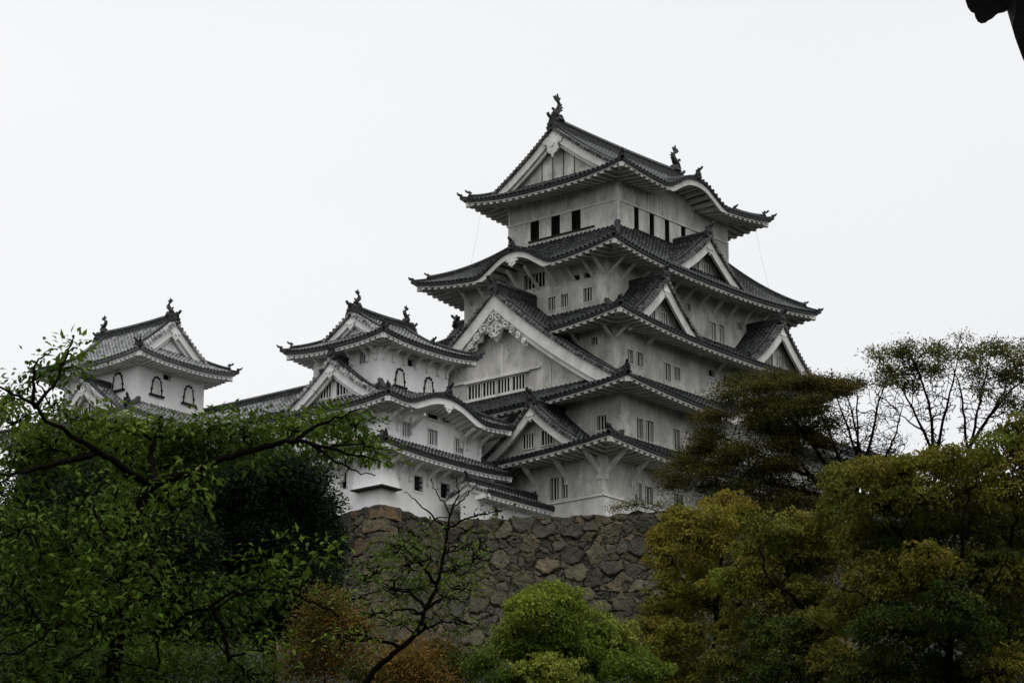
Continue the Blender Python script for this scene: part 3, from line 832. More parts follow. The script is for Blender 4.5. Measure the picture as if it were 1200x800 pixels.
braces(keep, 'W', R3, 15.0, [-8.4, -5.5], 1.3, 1.1, PL_TRIM, .18)
# fourth and fifth storeys
R4 = (-9.93, 9.93, -6.5, 6.5)
ops = [op('W', -1.95, -1.3, 17.6, 18.55, bars=2), op('W', -3.1, -2.45, 17.6, 18.55, bars=2), op('W', -5.2, -4.45, 17.6, 18.6, bars=2), op('W', -4.15, -3.45, 19.33, 19.75, frame=.06), op('W', -5.2, -4.5, 19.33, 19.75, frame=.06), op('W', -1.0, 0.9, 19.5, 20.6, bars=5), op('W', 4.6, 5.3, 17.9, 18.8, bars=2),
       op('S', 2.25, 2.95, 17.3, 18.62, bars=2), op('S', 3.3, 4.0, 17.3, 18.65, bars=2), op('S', -.75, -.15, 18.8, 19.35, bars=1, frame=.06), op('S', 5.6, 6.2, 18.8, 19.35, bars=1, frame=.06), op('S', -5.0, -4.3, 17.5, 18.5, bars=2)]
wall(keep, R4, 14.6, 21.0, ops, PL_OLD, PL_TRIM)
rf4, sd4 = skirt_roof(keep, (-12.44, 12.44, -9.1, 9.1), (-6.72, 6.72, -5.05, 5.05), R4, 21.1, 24.0, .8, 20.75, bumps={'W': [(0, 3.7, 1.5)], 'E': [(0, 3.7, 1.5)]}, kf=.28)
kara_ridge(rf4, sd4['W'], 0, 4.2); 
kara_pendant(rf4.children[0], sd4['W'], 0, -.62, .75, PL_TRIM)
for face, fy in (('S', -8.3), ('N', 8.3)):
    dormer(keep, face, 0, fy, 24.1, 20.8, 4.6, 3.3, pend=.8, wins=[(-1.15, -.3, 21.4, 22.3, 3), (.3, 1.15, 21.4, 22.3, 3)] if face == 'S' else (), two=False, barge=.6)
braces(keep, 'W', R4, 20.75, [-6.3, -5.3, -3.7, -2.1, -.5, 1.1, 2.7, 4.3, 5.9], 1.7, 1.45, PL_TRIM, .17)
braces(keep, 'S', R4, 20.75, [-9.7, -8.2, -6.4, -4.6, -2.8, -1.0, .8, 2.6, 4.4, 6.2, 8.0, 9.6], 1.7, 1.45, PL_TRIM, .17)
# sixth storey
R6 = (-6.72, 6.72, -5.05, 5.05)
ops = [op('W', a - .95, a, 24.4, 25.85, frame=0, depth=.35, black=True) for a in (2.93, 1.0, -.88)]
xs = [-4.78, -2.95, -1.11, .87, 2.7]
ops += [op('S', a, a + .52, 24.2, 25.82, frame=0, depth=.35, black=True) for a in xs]
wall(keep, R6, 22.5, 27.75, ops, PL_OLD, PL_TRIM)
mb = MB()
def ring(z0, z1, o):
    x0, x1, y0, y1 = R6
    mb.box(x0 - o, x1 + o, y0 - o, y0 - .001, z0, z1); mb.box(x0 - o, x1 + o, y1 + .001, y1 + o, z0, z1)
    mb.box(x0 - o, x0 - .001, y0, y1, z0, z1); mb.box(x1 + .001, x1 + o, y0, y1, z0, z1)
ring(25.86, 26.02, .06)
for y in [-5.0, -3.35, -1.9, -.4, 1.1, 2.6, 4.9]: mb.box(R6[0] - .05, R6[0] - .001, y - .07, y + .07, 26.03, 27.7)
for x in [-6.6, -4.9, -3.1, -1.3, .5, 2.3, 4.1, 6.6]: mb.box(x - .07, x + .07, R6[2] - .05, R6[2] - .001, 26.03, 27.7)
for y in (1.99, .06, -1.84, 2.96): mb.box(R6[0] - .04, R6[0] - .001, y, y + .1, 24.4, 25.855)
for x in xs: mb.box(x + 1.2, x + 1.3, R6[2] - .05, R6[2] - .001, 24.2, 25.855); mb.box(x + .54, x + 1.18, R6[2] - .03, R6[2] - .001, 24.25, 25.8)
for x in (-6.66, 6.66):
    mb.box(x - .08, x + .08, R6[2] - .07, R6[2] - .002, 22.6, 25.855)
mb.build('wall_beam', PL_TRIM, keep)
mb = MB(); mb.box(R6[0] - .13, R6[0] - .002, -3.0, 3.1, 24.28, 24.38); mb.box(-4.9, 4.2, R6[2] - .13, R6[2] - .002, 24.07, 24.18)
mb.box(-4.9, 4.2, R6[2] - .06, R6[2] - .002, 25.825, 25.855)
mb.build('sill_rail', WOOD, keep)
NAMES = set(c.name for c in keep.children)
rf5, sd5, zf5 = irimoya(keep, (-9.13, 9.13, -7.35, 7.35), R6, 'x', 27.95, 32.25, .62, 27.6, 2.0, .7, bumps={'S': [(0, 4.0, 1.45)], 'N': [(0, 4.0, 1.45)]}, ridge=.46, orn=.6, fish=1.65,
        gable_kw=dict(barge=.55, pend=1.9), kf=.3, wins=[])
gT = Gab('W', 0, -7.83); gtop = [c for c in keep.children if c.name.startswith('gable') and c.name not in NAMES][0]
mb = MB()
for a in (-1.5, -.5, .5, 1.5):
    mb.hexa([gT(a - .025, .66, 28.2), gT(a + .025, .66, 28.2), gT(a + .025, .719, 28.2), gT(a - .025, .719, 28.2), gT(a - .025, .66, 30.9 - abs(a) * .6), gT(a + .025, .66, 30.9 - abs(a) * .6), gT(a + .025, .719, 30.9 - abs(a) * .6), gT(a - .025, .719, 30.9 - abs(a) * .6)])
mb.build('timber_band', EAVE_SHADE_TIMBER, gtop)
kara_ridge(rf5, sd5['S'], 0, 3.0, .28, .7); kara_ridge(rf5, sd5['N'], 0, 3.0, .28, .7)

for pts in (((-8.2, 6.4, 27.2), (-8.6, 6.5, 25), (-9.4, 6.7, 21.2)), ((8.3, -6.5, 27.2), (8.7, -6.7, 25), (9.6, -6.9, 22))):
    mb = MB(); mb.tube(pts, .006, 4); mb.build('lightning_cable', WOOD, keep)

# ------------------------------------------------------------------ west small keep
def bell_window(parent, P, a, zb, w, h):
    """bell shaped window: pale slatted panel in a black scalloped frame on a black sill"""
    ol = []
    for i in range(13):
        q = i / 12; an = PI * q
        x = math.cos(an); z = math.sin(an)
        ol.append((a + w / 2 * x * (.86 if 0 < i < 12 else 1), zb + h * (.45 + .55 * z ** .8) if 0 < i < 12 else zb + h * .3))
    ol = [(a + w / 2, zb)] + ol + [(a - w / 2, zb)]
    mb = MB(); mb.plate(ol, lambda x, z: P(x, .03, z), lambda x, z: P(x, .004, z), 0)
    for i in range(3):
        c = a - w / 2 + w * (i + 1) / 4; mb.hexa([P(c - .04, .03, zb), P(c + .04, .03, zb), P(c + .04, .08, zb), P(c - .04, .08, zb), P(c - .04, .03, zb + h * .85), P(c + .04, .03, zb + h * .85), P(c + .04, .08, zb + h * .85), P(c - .04, .08, zb + h * .85)], 0)
    wi = mb.build('window', PL_TRIMN, parent)
    fb = MB(); pts = [P(x, .06, z) for x, z in ol]
    fb.tube(pts, .045, 6)
    for i, p_ in enumerate(pts[1:-1]):
        if i % 2 == 0: fb.tube([p_ + (P(0, 0, 0) - P(0, .03, 0)), p_ + (P(0, .05, 0) - P(0, 0, 0))], .085, 8)
    fb.build('frame', WOOD, wi)
    sb = MB(); sb.hexa([P(a - w * .72, 0.002, zb - .13), P(a + w * .72, 0.002, zb - .13), P(a + w * .72, .16, zb - .13), P(a - w * .72, .16, zb - .13), P(a - w * .72, 0.002, zb), P(a + w * .72, 0.002, zb), P(a + w * .72, .16, zb), P(a - w * .72, .16, zb)])
    sb.build('sill', WOOD, wi)

NEW = dict(tile=TILE_MID, trim=PL_TRIMN)
wk = thing('small_keep', 'white three storey turret on the stone wall corner with a curved wavy middle roof', 'castle turret', (-24, 1.3, 0))
W1 = (-29.0, -19.1, -3.0, 5.6)
ops = [op('S', -25.9, -25.07, 1.62, 2.6, bars=2, hbars=2, dark=True, frame=.14), op('S', -23.3, -22.4, 1.6, 2.58, bars=2, hbars=2, dark=True, frame=.14), op('S', -20.9, -20.0, 1.6, 2.58, bars=2, hbars=2, dark=True, frame=.14),
       op('W', .0, .55, 1.7, 2.7, frame=.1), op('W', 3.6, 4.3, 1.7, 2.7, bars=2)]
wall(wk, W1, -0.4, 3.5, ops, PL_NEW, PL_TRIMN)
# stone dropping bay, flared at the corner
mb = MB()
xa, ya = -29.0, -3.0
top = [(xa - .03, -.75, 2.75), (xa - .03, ya - .03, 2.75), (-27.9, ya - .03, 2.75), (-27.9, ya + .05, 2.75), (xa + .05, -.75, 2.75)]
bot = [(xa - .5, -.95, 1.28), (xa - .5, ya - .5, 1.28), (-27.75, ya - .5, 1.28), (-27.75, ya + .05, 1.28), (xa + .05, -.95, 1.28)]
mb.add(top + bot, [(0, 1, 6, 5), (1, 2, 7, 6), (2, 3, 8, 7), (4, 0, 5, 9), (0, 4, 3, 2, 1), (5, 6, 7, 8, 9)])
bay = mb.build('stone_drop_bay', PL_NEW, wk)
mb = MB(); mb.box(xa - .6, -27.65, ya - .6, ya - .002, 1.2, 1.275); mb.box(xa - .6, xa - .002, ya, -.85, 1.2, 1.275); mb.build('ledge_board', WOOD, bay)
rw1, sw1 = skirt_roof(wk, (-30.4, -17.6, -4.6, 7.2), (-28.75, -19.1, -2.8, 5.4), W1, 3.95, 4.75, .3, 3.42, ridge=.3, orn=.5, pitch=.33, rp=.45, **NEW)
tsS = [-28.6, -27.3, -26.35, -24.6, -23.6, -22.0, -21.1, -19.5]
braces(wk, 'S', W1, 3.4, tsS, 1.25, .95, PL_TRIMN, .17, True)
braces(wk, 'W', W1, 3.4, [-2.6, -1.2, .3, 1.8, 3.4, 5.0], 1.25, .95, PL_TRIMN, .17, True)
W2 = (-28.75, -19.1, -2.95, 5.6)
ops = [op('S', -27.1, -26.3, 5.0, 5.98, bars=3), op('S', -24.5, -23.6, 4.95, 5.97, bars=3), op('S', -21.9, -21.0, 4.9, 5.85, bars=3),
       op('W', -1.45, -.75, 5.25, 6.1, bars=2), op('W', .75, 1.45, 5.2, 6.0, bars=2), op('W', 2.6, 3.3, 5.2, 6.0, bars=2)]
wall(wk, W2, 3.1, 7.15, ops, PL_NEW, PL_TRIMN)
rw2, sw2 = skirt_roof(wk, (-30.2, -17.7, -4.6, 7.2), (-27.8, -21.1, -1.7, 4.3), W2, 7.1, 8.55, .32, 6.55, bumps={'S': [(-24.3, 4.3, 1.15)]}, ridge=.32, orn=.5, pitch=.33, kf=.3, rp=.45, **NEW)
PT = lambda a, o, z: V(a, -2.95 - .012 - o, z)
for a in (-24.65, -23.2): gable_window(wk, PT, a, a + 1.0, 6.68, 6.98, 0, PL_TRIMN)
kara_ridge(rw2, sw2['S'], -24.3, 2.6, .28, .7); kara_pendant(rw2.children[0], sw2['S'], -24.3, -.62, .6, PL_TRIMN)
braces(wk, 'S', W2, 6.5, [-28.4, -27.5, -26.2, -21.3, -20.6, -19.5], 1.2, .9, PL_TRIMN, .17, True)
braces(wk, 'W', W2, 6.5, [-2.5, -1.9, -.1, 1.9, 3.8], 1.2, .9, PL_TRIMN, .17)
dormer(wk, 'W', 1.3, -29.45, 10.35, 7.35, 4.35, 1.9, pend=.85, wins=[(-1.35, -.4, 8.0, 9.0, 3), (.1, .9, 8.0, 9.0, 2)], wallm=PL_NEW, barge=.5, ridge=.34, orn=.8, pitch=.33, wall_set=.7, **NEW)
W3 = (-27.8, -21.1, -1.7, 4.3)
ops = [op('W', -.5, .1, 10.15, 10.9, bars=2, frame=.05), op('S', -25.2, -24.5, 10.3, 10.82, frame=.06)]
FW = wall(wk, W3, 7.2, 11.45, ops, PL_NEW, PL_TRIMN)
for a in (-25.95, -23.1): bell_window(wk, FW['S'][0], a, 8.75, .9, 1.15)
braces(wk, 'S', W3, 11.3, [-27.6, -26.6, -25.6, -24.4, -23.3, -22.2, -21.3], 1.0, .75, PL_TRIMN, .15, True)
braces(wk, 'W', W3, 11.3, [-1.3, -.6, .8, 2.2, 3.6], 1.0, .75, PL_TRIMN, .15, True)
irimoya(wk, (-29.2, -19.7, -3.2, 5.75), W3, 'x', 11.75, 13.95, .36, 11.35, 2.15, .5, ridge=.36, orn=.5, fish=.95, pitch=.33, wallm=PL_NEW, gable_kw=dict(barge=.42, pend=.8), rp=.45, **NEW)

# ------------------------------------------------------------------ north-west turret
PALE = dict(tile=TILE_PALE, trim=PL_TRIMN)
iw = thing('corner_turret', 'white turret on the far left with three bell shaped windows and a pale tiled roof', 'castle turret', (-28, 21.5, 0))
I3 = (-31.0, -24.8, 17.7, 25.3)
FI = wall(iw, I3, 7.8, 12.95, [op('S', -28.75, -28.05, 12.0, 12.4, frame=.05), op('S', -28.7, -28.1, 9.3, 9.9, bars=2)], PL_NEW, PL_TRIMN)
bell_window(iw, FI['W'][0], 19.75, 11.1, 1.0, 1.2)
for a in (-29.35, -26.3): bell_window(iw, FI['S'][0], a, 10.75, .95, 1.25)
irimoya(iw, (-32.5, -23.3, 16.1, 26.9), I3, 'y', 13.3, 16.3, .36, 12.75, 1.9, .55, ridge=.36, orn=.52, fish=1.0, pitch=.33, wallm=PL_NEW, gable_kw=dict(barge=.5, pend=1.0), rp=.42, **PALE)
I2 = (-33.0, -23.5, 16.6, 27.5)
wall(iw, I2, -0.5, 8.15, [op('W', 19, 19.7, 5.5, 6.6, bars=3), op('W', 22, 22.7, 5.5, 6.6, bars=3), op('S', -31, -30.3, 5.5, 6.6, bars=3)], PL_NEW, PL_TRIMN)
skirt_roof(iw, (-34.6, -21.9, 15.0, 29.1), I3, I2, 8.55, 9.95, .3, 8.05, ridge=.32, orn=.7, pitch=.33, rp=.45, **PALE)
dormer(iw, 'W', 20.6, -33.6, 11.35, 8.3, 4.3, 2.7, pend=.7, wins=[(-.8, -.15, 9.1, 9.9, 2), (.15, .8, 9.1, 9.9, 2)], wallm=PL_NEW, barge=.45, ridge=.34, orn=.8, pitch=.33, wall_set=.7, **PALE)

# ------------------------------------------------------------------ galleries joining the towers
def gallery(name, label, rect, axis, z0, zwall, zeave, zridge, ov, tile, trim, wallm, ops=(), pitch=.33, cat='gallery', open_ends=False):
    x0, x1, y0, y1 = rect
    t = thing(name, label, cat, ((x0 + x1) / 2, (y0 + y1) / 2, z0))
    wall(t, rect, z0, zwall, list(ops), wallm, trim)
    sw = axis == 'y'
    a0, a1, b0, b1 = (x0, x1, y0, y1) if not sw else (y0, y1, x0, x1)
    yc = (b0 + b1) / 2
    zf = lambda rel, w: zeave + (zridge - zeave) * prof(w, .2)
    mt, mw = MB(), MB()
    e = .35 if open_ends else .0
    for sg, c0, wc in ((-1, b0 - ov, b0), (1, b1 + ov, b1)):
        sd = Side('x', sg, c0, yc, (a0 - e, a1 + e), (a0 - e, a1 + e), zf, swap=sw)
        panel(mt, sd, pitch); eave(mt, mw, sd, wc, (a0 - e * .99, a1 + e * .99), zwall - .05, pitch=.45)
    r = mt.build('roof', tile, t); mw.build('eaves', [trim, trim], r)
    fl = (lambda v: v) if not sw else (lambda v: V(v.y, v.x, v.z))
    ridge_line(r, fl(V(a0 - e, yc, zridge)), fl(V(a1 + e, yc, zridge)), .36, .5)
    if open_ends:
        for face, fr in ((('W' if not sw else 'S'), a0 - e), (('E' if not sw else 'N'), a1 + e)):
            G = Gab(face, yc, fr); hw = yc - b0 + ov; z_ = lambda a: zf(0, 1 - a / hw)
            gm = MB(); gm.add([G(-.1, e + .01, zridge - .5), G(.1, e + .01, zridge - .5), G(0, e + .01, zridge - .4)], [(0, 1, 2)])
            g = gm.build('gable', wallm, t); gable_dress(g, G, z_, hw, zwall, tile, trim, wallm, barge=.25, pend=0, wall_set=e + .02, two=False, wallhw=hw - ov * .5)
            onigawara('ridge_ornament', G(0, .1, zridge + .1), G.out(), .6, r)
    return t
gallery('long_gallery', 'long low pale tiled roof running between the far left turret and the white corner turret', (-29.0, -25.0, 5.2, 15.2), 'y', -.5, 6.85, 7.25, 9.35, 1.2, TILE_PALE, PL_TRIMN, PL_NEW,
        [op('W', 9, 9.7, 5.0, 6.0, bars=3), op('W', 12, 12.7, 5.0, 6.0, bars=3)])
gallery('shaded_gallery', 'shaded plaster gallery in the narrow gap between the corner turret and the tall keep', (-17.5, -16.5, 2.0, 7.0), 'x', -.5, 5.0, 5.3, 7.2, 1.0, TILE_OLD, PL_TRIM, PL_OLD)
gallery('gate_house', 'low white gate house with a short tiled roof squeezed between two towers', (-22.9, -16.35, -6.0, -4.4), 'x', -.9, 1.28, 1.5, 2.25, .95, TILE_MID, PL_TRIMN, PL_NEW,
        [op('S', -19.6, -18.9, .1, .6, frame=.06), op('S', -21.5, -21.1, .0, .9, bars=1)], open_ends=True, cat='gate house')
# ------------------------------------------------------------------ stone wall
TOP = [(-29.2, 9.0, 0.0), (-29.2, -3.2, 0.0), (-24.1, -3.3, -0.05), (-23.4, -6.5, -0.42), (-17.9, -17.3, -0.45), (-9.0, -35.0, -0.45)]
def stone_wall():
    t = thing('stone_wall', 'high wall of rough fitted grey brown boulders carrying the castle towers', 'stone wall', (-22, -9, -14))
    P2 = [np.array(p[:2]) for p in TOP]; n = len(P2)
    dirs = [(P2[i + 1] - P2[i]) / np.linalg.norm(P2[i + 1] - P2[i]) for i in range(n - 1)]
    nor = [np.array([d[1], -d[0]]) for d in dirs]            # outward = right hand side when walking the line
    if np.dot(nor[1], np.array([0, -1])) < 0: nor = [-q for q in nor]
    mit = []
    for i in range(n):
        a = nor[max(0, i - 1)]; b = nor[min(n - 2, i)]; m_ = a + b; m_ /= np.linalg.norm(m_); mit.append(m_ / max(.5, np.dot(m_, a)))
    L = [np.linalg.norm(P2[i + 1] - P2[i]) for i in range(n - 1)]; cum = np.concatenate([[0], np.cumsum(L)])
    H = 14.5; step = 0.085
    svals = np.arange(0, cum[-1], step); dvals = np.arange(0, H, step)
    seg = np.clip(np.searchsorted(cum, svals, side='right') - 1, 0, n - 2)
    fr = (svals - cum[seg]) / np.array(L)[seg]
    Pa, Ma = np.array(P2), np.array(mit); Z = np.array([p[2] for p in TOP])
    top = Pa[seg] * (1 - fr)[:, None] + Pa[seg + 1] * fr[:, None]
    # rounded turn at the blunt corner: blend the mitre normals along the run
    mt_ = Ma[seg] * (1 - fr)[:, None] + Ma[seg + 1] * fr[:, None]
    fn = np.array(nor)[seg]
    zt = Z[seg] * (1 - fr) + Z[seg + 1] * fr
    # weighted voronoi stones
    g = np.random.default_rng(5)
    seeds = []
    def fill(rad, tries, w):
        for _ in range(tries):
            q = np.array([g.uniform(-1, cum[-1] + 1), g.uniform(-.6, H + .5)])
            ok = True
            for (x, y, r_, _w) in seeds:
                if ((x - q[0]) / 1.25) ** 2 + (y - q[1]) ** 2 < (r_ + rad) ** 2 * .62: ok = False; break
            if ok: seeds.append((q[0], q[1], rad, w))
    fill(.62, 700, .30); fill(.44, 1400, .14); fill(.27, 3000, .04); fill(.14, 5000, .0)
    S = np.array(seeds)
    tint = np.zeros((len(S), 3))
    pal = np.array([(.105, .098, .08), (.085, .082, .072), (.125, .11, .082), (.07, .07, .064), (.13, .095, .068), (.10, .10, .072)])
    for i in range(len(S)):
        tint[i] = pal[g.choice(6, p=[.30, .22, .14, .20, .02, .12])] * g.uniform(.6, 1.1)
    ss, dd = np.meshgrid(svals, dvals, indexing='ij'); q = np.stack([ss.ravel(), dd.ravel()], 1)
    # wobble the outlines
    wob = lambda a, b, k: np.sin(a * 3.1 + k) * .07 + np.sin(b * 4.3 + a * 1.7 + k * 2) * .07 + np.sin(a * 9.1 + b * 3 + k) * .03 + np.sin(b * 13 + k) * .02
    qx = q[:, 0] + wob(q[:, 0], q[:, 1], 1.0); qy = q[:, 1] + wob(q[:, 1], q[:, 0], 2.3)
    relief = np.zeros(len(q)); col = np.zeros((len(q), 3))
    for c in range(0, len(q), 8000):
        dx = (qx[c:c + 8000, None] - S[None, :, 0]) / 1.25; dy = qy[c:c + 8000, None] - S[None, :, 1]
        d2 = dx * dx + dy * dy - S[None, :, 3]
        ix = np.argpartition(d2, 1, axis=1)[:, :2]; r_ = np.arange(len(d2))
        v = d2[r_[:, None], ix]; o = np.argsort(v, axis=1); ix = ix[r_[:, None], o]; v = np.take_along_axis(v, o, 1)
        sep = np.hypot((S[ix[:, 0], 0] - S[ix[:, 1], 0]) / 1.25, S[ix[:, 0], 1] - S[ix[:, 1], 1])
        e = (v[:, 1] - v[:, 0]) / (2 * sep + 1e-6)
        k = np.clip(e / .11, 0, 1); dome = 1 - (1 - k) ** 2
        h = S[ix[:, 0], 2]
        tilt = (np.sin(ix[:, 0] * 12.9) * (qx[c:c + 8000] - S[ix[:, 0], 0]) + np.sin(ix[:, 0] * 7.7) * (qy[c:c + 8000] - S[ix[:, 0], 1])) * .22
        relief[c:c + 8000] = dome * (.11 + .12 * h) + tilt * k + np.sin(ix[:, 0] * 3.3) * .05 * k
        j = np.clip((e - .010) / .022, 0, 1)[:, None]
        col[c:c + 8000] = tint[ix[:, 0]] * j + np.array([.010, .010, .008]) * (1 - j)  # joint colour: moss plus the shade of the gaps put into the tint
    relief += g.normal(0, .014, len(q)) + .035 * np.sin(qx * 7.3 + 2 * np.sin(qy * 5)) * np.sin(qy * 8.1 + qx * 2.2)
    relief = relief.reshape(ss.shape)
    bat = .17 * dvals + .012 * dvals ** 2
    xy = top[:, None, :] + mt_[:, None, :] * bat[None, :, None] + fn[:, None, :] * relief[:, :, None] - mt_[:, None, :] * .12
    zz = zt[:, None] - dvals[None, :]
    # uneven crest
    crest = (np.sin(svals * 1.9) * .05 + np.sin(svals * 4.7 + 1) * .05 + np.sin(svals * .63) * .05)
    zz[:, :] += (crest[:, None] * np.clip(1 - dvals / .8, 0, 1)[None, :])
    co = np.concatenate([xy, zz[:, :, None]], 2).reshape(-1, 3)
    ns, nd = ss.shape
    # crest cap back to the terrace
    cap0 = np.concatenate([top - mt_ * 1.5, (zt - .05)[:, None]], 1)
    i, j = np.meshgrid(np.arange(ns - 1), np.arange(nd - 1), indexing='ij')
    f = np.stack([i * nd + j, (i + 1) * nd + j, (i + 1) * nd + j + 1, i * nd + j + 1], -1).reshape(-1, 4)
    base = len(co); k = np.arange(ns - 1)
    fc = np.stack([base + k, base + k + 1, (k + 1) * nd, k * nd], -1)
    co = np.concatenate([co, cap0]); col = np.concatenate([col, np.tile([[.06, .058, .045]], (ns, 1))]); f = np.concatenate([f, fc])
    me = bpy.data.meshes.new('wall_face'); me.from_pydata(co.tolist(), [], f.tolist()); me.materials.append(STONE)
    a = me.attributes.new('tint', 'FLOAT_COLOR', 'POINT'); a.data.foreach_set('color', np.concatenate([col, np.ones((len(col), 1))], 1).astype(np.float32).ravel())
    o = bpy.data.objects.new('wall_face', me); COL.objects.link(o); o.parent = t; o.location = (22, 9, 14)
    # long-and-short corner stones
    m1 = mit[1]; z = 0.12; kk = 0
    cpal = [(.12, .09, .055), (.10, .085, .06), (.08, .075, .058), (.065, .062, .052), (.085, .078, .058)]
    while z > -13:
        h = g.uniform(.72, .95); lw, ls = (g.uniform(1.5, 1.9), g.uniform(.8, 1.0)) if kk % 2 else (g.uniform(.85, 1.1), g.uniform(1.5, 2.0))
        zm = z - h / 2; dz = -zm; b_ = .17 * dz + .012 * dz * dz + .12
        c = np.array(TOP[1][:2]) + m1 * b_
        mb = MB(); nx, ny, nzz = 6, 6, 3
        # subdivided block with soft noisy edges
        def bp_(u, v, w):
            x = c[0] + u * ls_x; y = c[1] + v * ls_y
            return (x, y, zm + (w - .5) * (h - .05))
        ls_x, ls_y = ls, lw
        N = 6; vs_, fs, idx = [], [], {}
        def vid(i, j, k):
            if (i, j, k) not in idx:
                u, v, w = i / N, j / N, k / N
                ex = sum(1 for q_ in (u, v, w) if q_ in (0, 1)); s_ = .035 * max(0, ex - 1)
                p_ = np.array(bp_(u, v, w)); cen = np.array(bp_(.5, .5, .5)); d_ = cen - p_
                p_ = p_ + d_ / (np.linalg.norm(d_) + 1e-6) * s_ + g.normal(0, .018, 3)
                p_[:2] += m1 * (-(w - .5) * h * .28)
                idx[(i, j, k)] = len(vs_); vs_.append(tuple(p_))
            return idx[(i, j, k)]
        for a1 in range(N):
            for a2 in range(N):
                for s_ in (0, N):
                    fs.append((vid(s_, a1, a2), vid(s_, a1 + 1, a2), vid(s_, a1 + 1, a2 + 1), vid(s_, a1, a2 + 1)))
                    fs.append((vid(a1, s_, a2), vid(a1 + 1, s_, a2), vid(a1 + 1, s_, a2 + 1), vid(a1, s_, a2 + 1)))
                    fs.append((vid(a1, a2, s_), vid(a1 + 1, a2, s_), vid(a1 + 1, a2 + 1, s_), vid(a1, a2 + 1, s_)))
        mb.add(vs_, fs); ob = mb.build('corner_stone', STONE, t)
        tc_ = np.array(cpal[0] if kk == 0 else cpal[g.integers(1, 5)]) * g.uniform(.8, 1.15)
        a = ob.data.attributes.new('tint', 'FLOAT_COLOR', 'POINT'); a.data.foreach_set('color', np.tile(np.append(tc_, 1), (len(vs_), 1)).astype(np.float32).ravel())
        z -= h; kk += 1
    return t
stone_wall()

# ------------------------------------------------------------------ ground
mb = MB()
mb.add([(-29.0, 9, -.5), (-29.0, -3.0, -.5), (-24.0, -3.1, -.55), (-23.2, -6.4, -.62), (-17.7, -17.2, -.62), (-8.8, -35, -.62), (12, -75, -.62), (75, -60, -.62), (75, 60, -.6), (-29.0, 60, -.5)], [tuple(range(10))])
n_ = len(mb.v); tv_ = list(mb.v)
mb.add([(x * 1.0, y, z - .02) for x, y, z in tv_] + [(x, y, -22) for x, y, z in tv_], [(i, (i + 1) % n_, n_ + (i + 1) % n_, n_ + i) for i in range(4, n_)])
structure(mb.build('castle_terrace', GROUND))
def ground_z(x, y):
    r_ = math.hypot(x - CAM.x, y - CAM.y)
    s_ = min(1, max(0, (r_ - 22) / 140)); h = -42.2 + 28.6 * (s_ * s_ * (3 - 2 * s_) * .55 + s_ * .45)
    if r_ > 260: h = -13.6 - 30 * min(1, (r_ - 260) / 400)
    return h + .5 * math.sin(x * .13) * math.sin(y * .11) + .2 * math.sin(x * .5 + y * .37)
mb = MB(); RS = [0, 3, 6, 10] + [10 + 4 * i for i in range(1, 64)] + [300, 350, 450, 600, 900, 1500, 3000, 7000]
NA = 96; vs_ = []
for r_ in RS:
    for k in range(NA):
        a = 2 * PI * k / NA; x, y = CAM.x + r_ * math.cos(a), CAM.y + r_ * math.sin(a); vs_.append((x, y, ground_z(x, y)))
mb.add(vs_, [(i * NA + k, i * NA + (k + 1) % NA, (i + 1) * NA + (k + 1) % NA, (i + 1) * NA + k) for i in range(len(RS) - 1) for k in range(NA)])
structure(mb.build('hillside_ground', GROUND, smooth=True))

# ------------------------------------------------------------------ trees
def leaves(name, pos, ax, length, width, col, parent, nrm=None):
    """one diamond shaped folded leaf per row of pos; ax: leaf direction"""
    N = len(pos); g = nr
    ax = ax / (np.linalg.norm(ax, axis=1, keepdims=True) + 1e-9)
    rv = g.normal(size=(N, 3)); rv[:, 2] += .0
    if nrm is not None: rv = np.cross(ax, nrm + g.normal(0, .6, (N, 3)))
    sd_ = np.cross(ax, rv) if nrm is None else rv
    sd_ /= (np.linalg.norm(sd_, axis=1, keepdims=True) + 1e-9)
    up = np.cross(sd_, ax)
    L = length * g.uniform(.45, 1.45, (N, 1)); W = width * g.uniform(.7, 1.2, (N, 1))
    mid = pos + ax * L * .45
    v = np.empty((N, 4, 3)); v[:, 0] = pos; v[:, 1] = mid + sd_ * W * .5 + up * W * .15; v[:, 2] = pos + ax * L - up * L * .08; v[:, 3] = mid - sd_ * W * .5 + up * W * .15
    me = bpy.data.meshes.new(name)
    me.vertices.add(4 * N); me.vertices.foreach_set('co', v.astype(np.float32).ravel())
    me.loops.add(4 * N); me.loops.foreach_set('vertex_index', np.arange(4 * N, dtype=np.int32))
    me.polygons.add(N); me.polygons.foreach_set('loop_start', np.arange(0, 4 * N, 4, dtype=np.int32)); me.polygons.foreach_set('loop_total', np.full(N, 4, dtype=np.int32))
    me.materials.append(LEAF); me.update(calc_edges=True)
    a = me.attributes.new('tint', 'FLOAT_COLOR', 'POINT')
    c4 = np.concatenate([np.clip(col, .001, 1), np.ones((N, 1))], 1); a.data.foreach_set('color', np.repeat(c4, 4, axis=0).astype(np.float32).ravel())
    o = bpy.data.objects.new(name, me); COL.objects.link(o); o.parent = parent
    o.location = -WORLD_OF[parent.name]
    return o

def smooth_path(pts, n=5, jit=0.0):
    pts = [Vector(p) for p in pts]; out = []
    for i in range(len(pts) - 1):
        p0, p1, p2, p3 = pts[max(0, i - 1)], pts[i], pts[i + 1], pts[min(len(pts) - 1, i + 2)]
        for k in range(n):
            t = k / n
            q = .5 * ((2 * p1) + (p2 - p0) * t + (2 * p0 - 5 * p1 + 4 * p2 - p3) * t * t + (3 * p1 - p0 - 3 * p2 + p3) * t ** 3)
            if jit and (i or k): q += V(rnd.gauss(0, jit), rnd.gauss(0, jit), rnd.gauss(0, jit))
            out.append(q)
    out.append(pts[-1]); return out

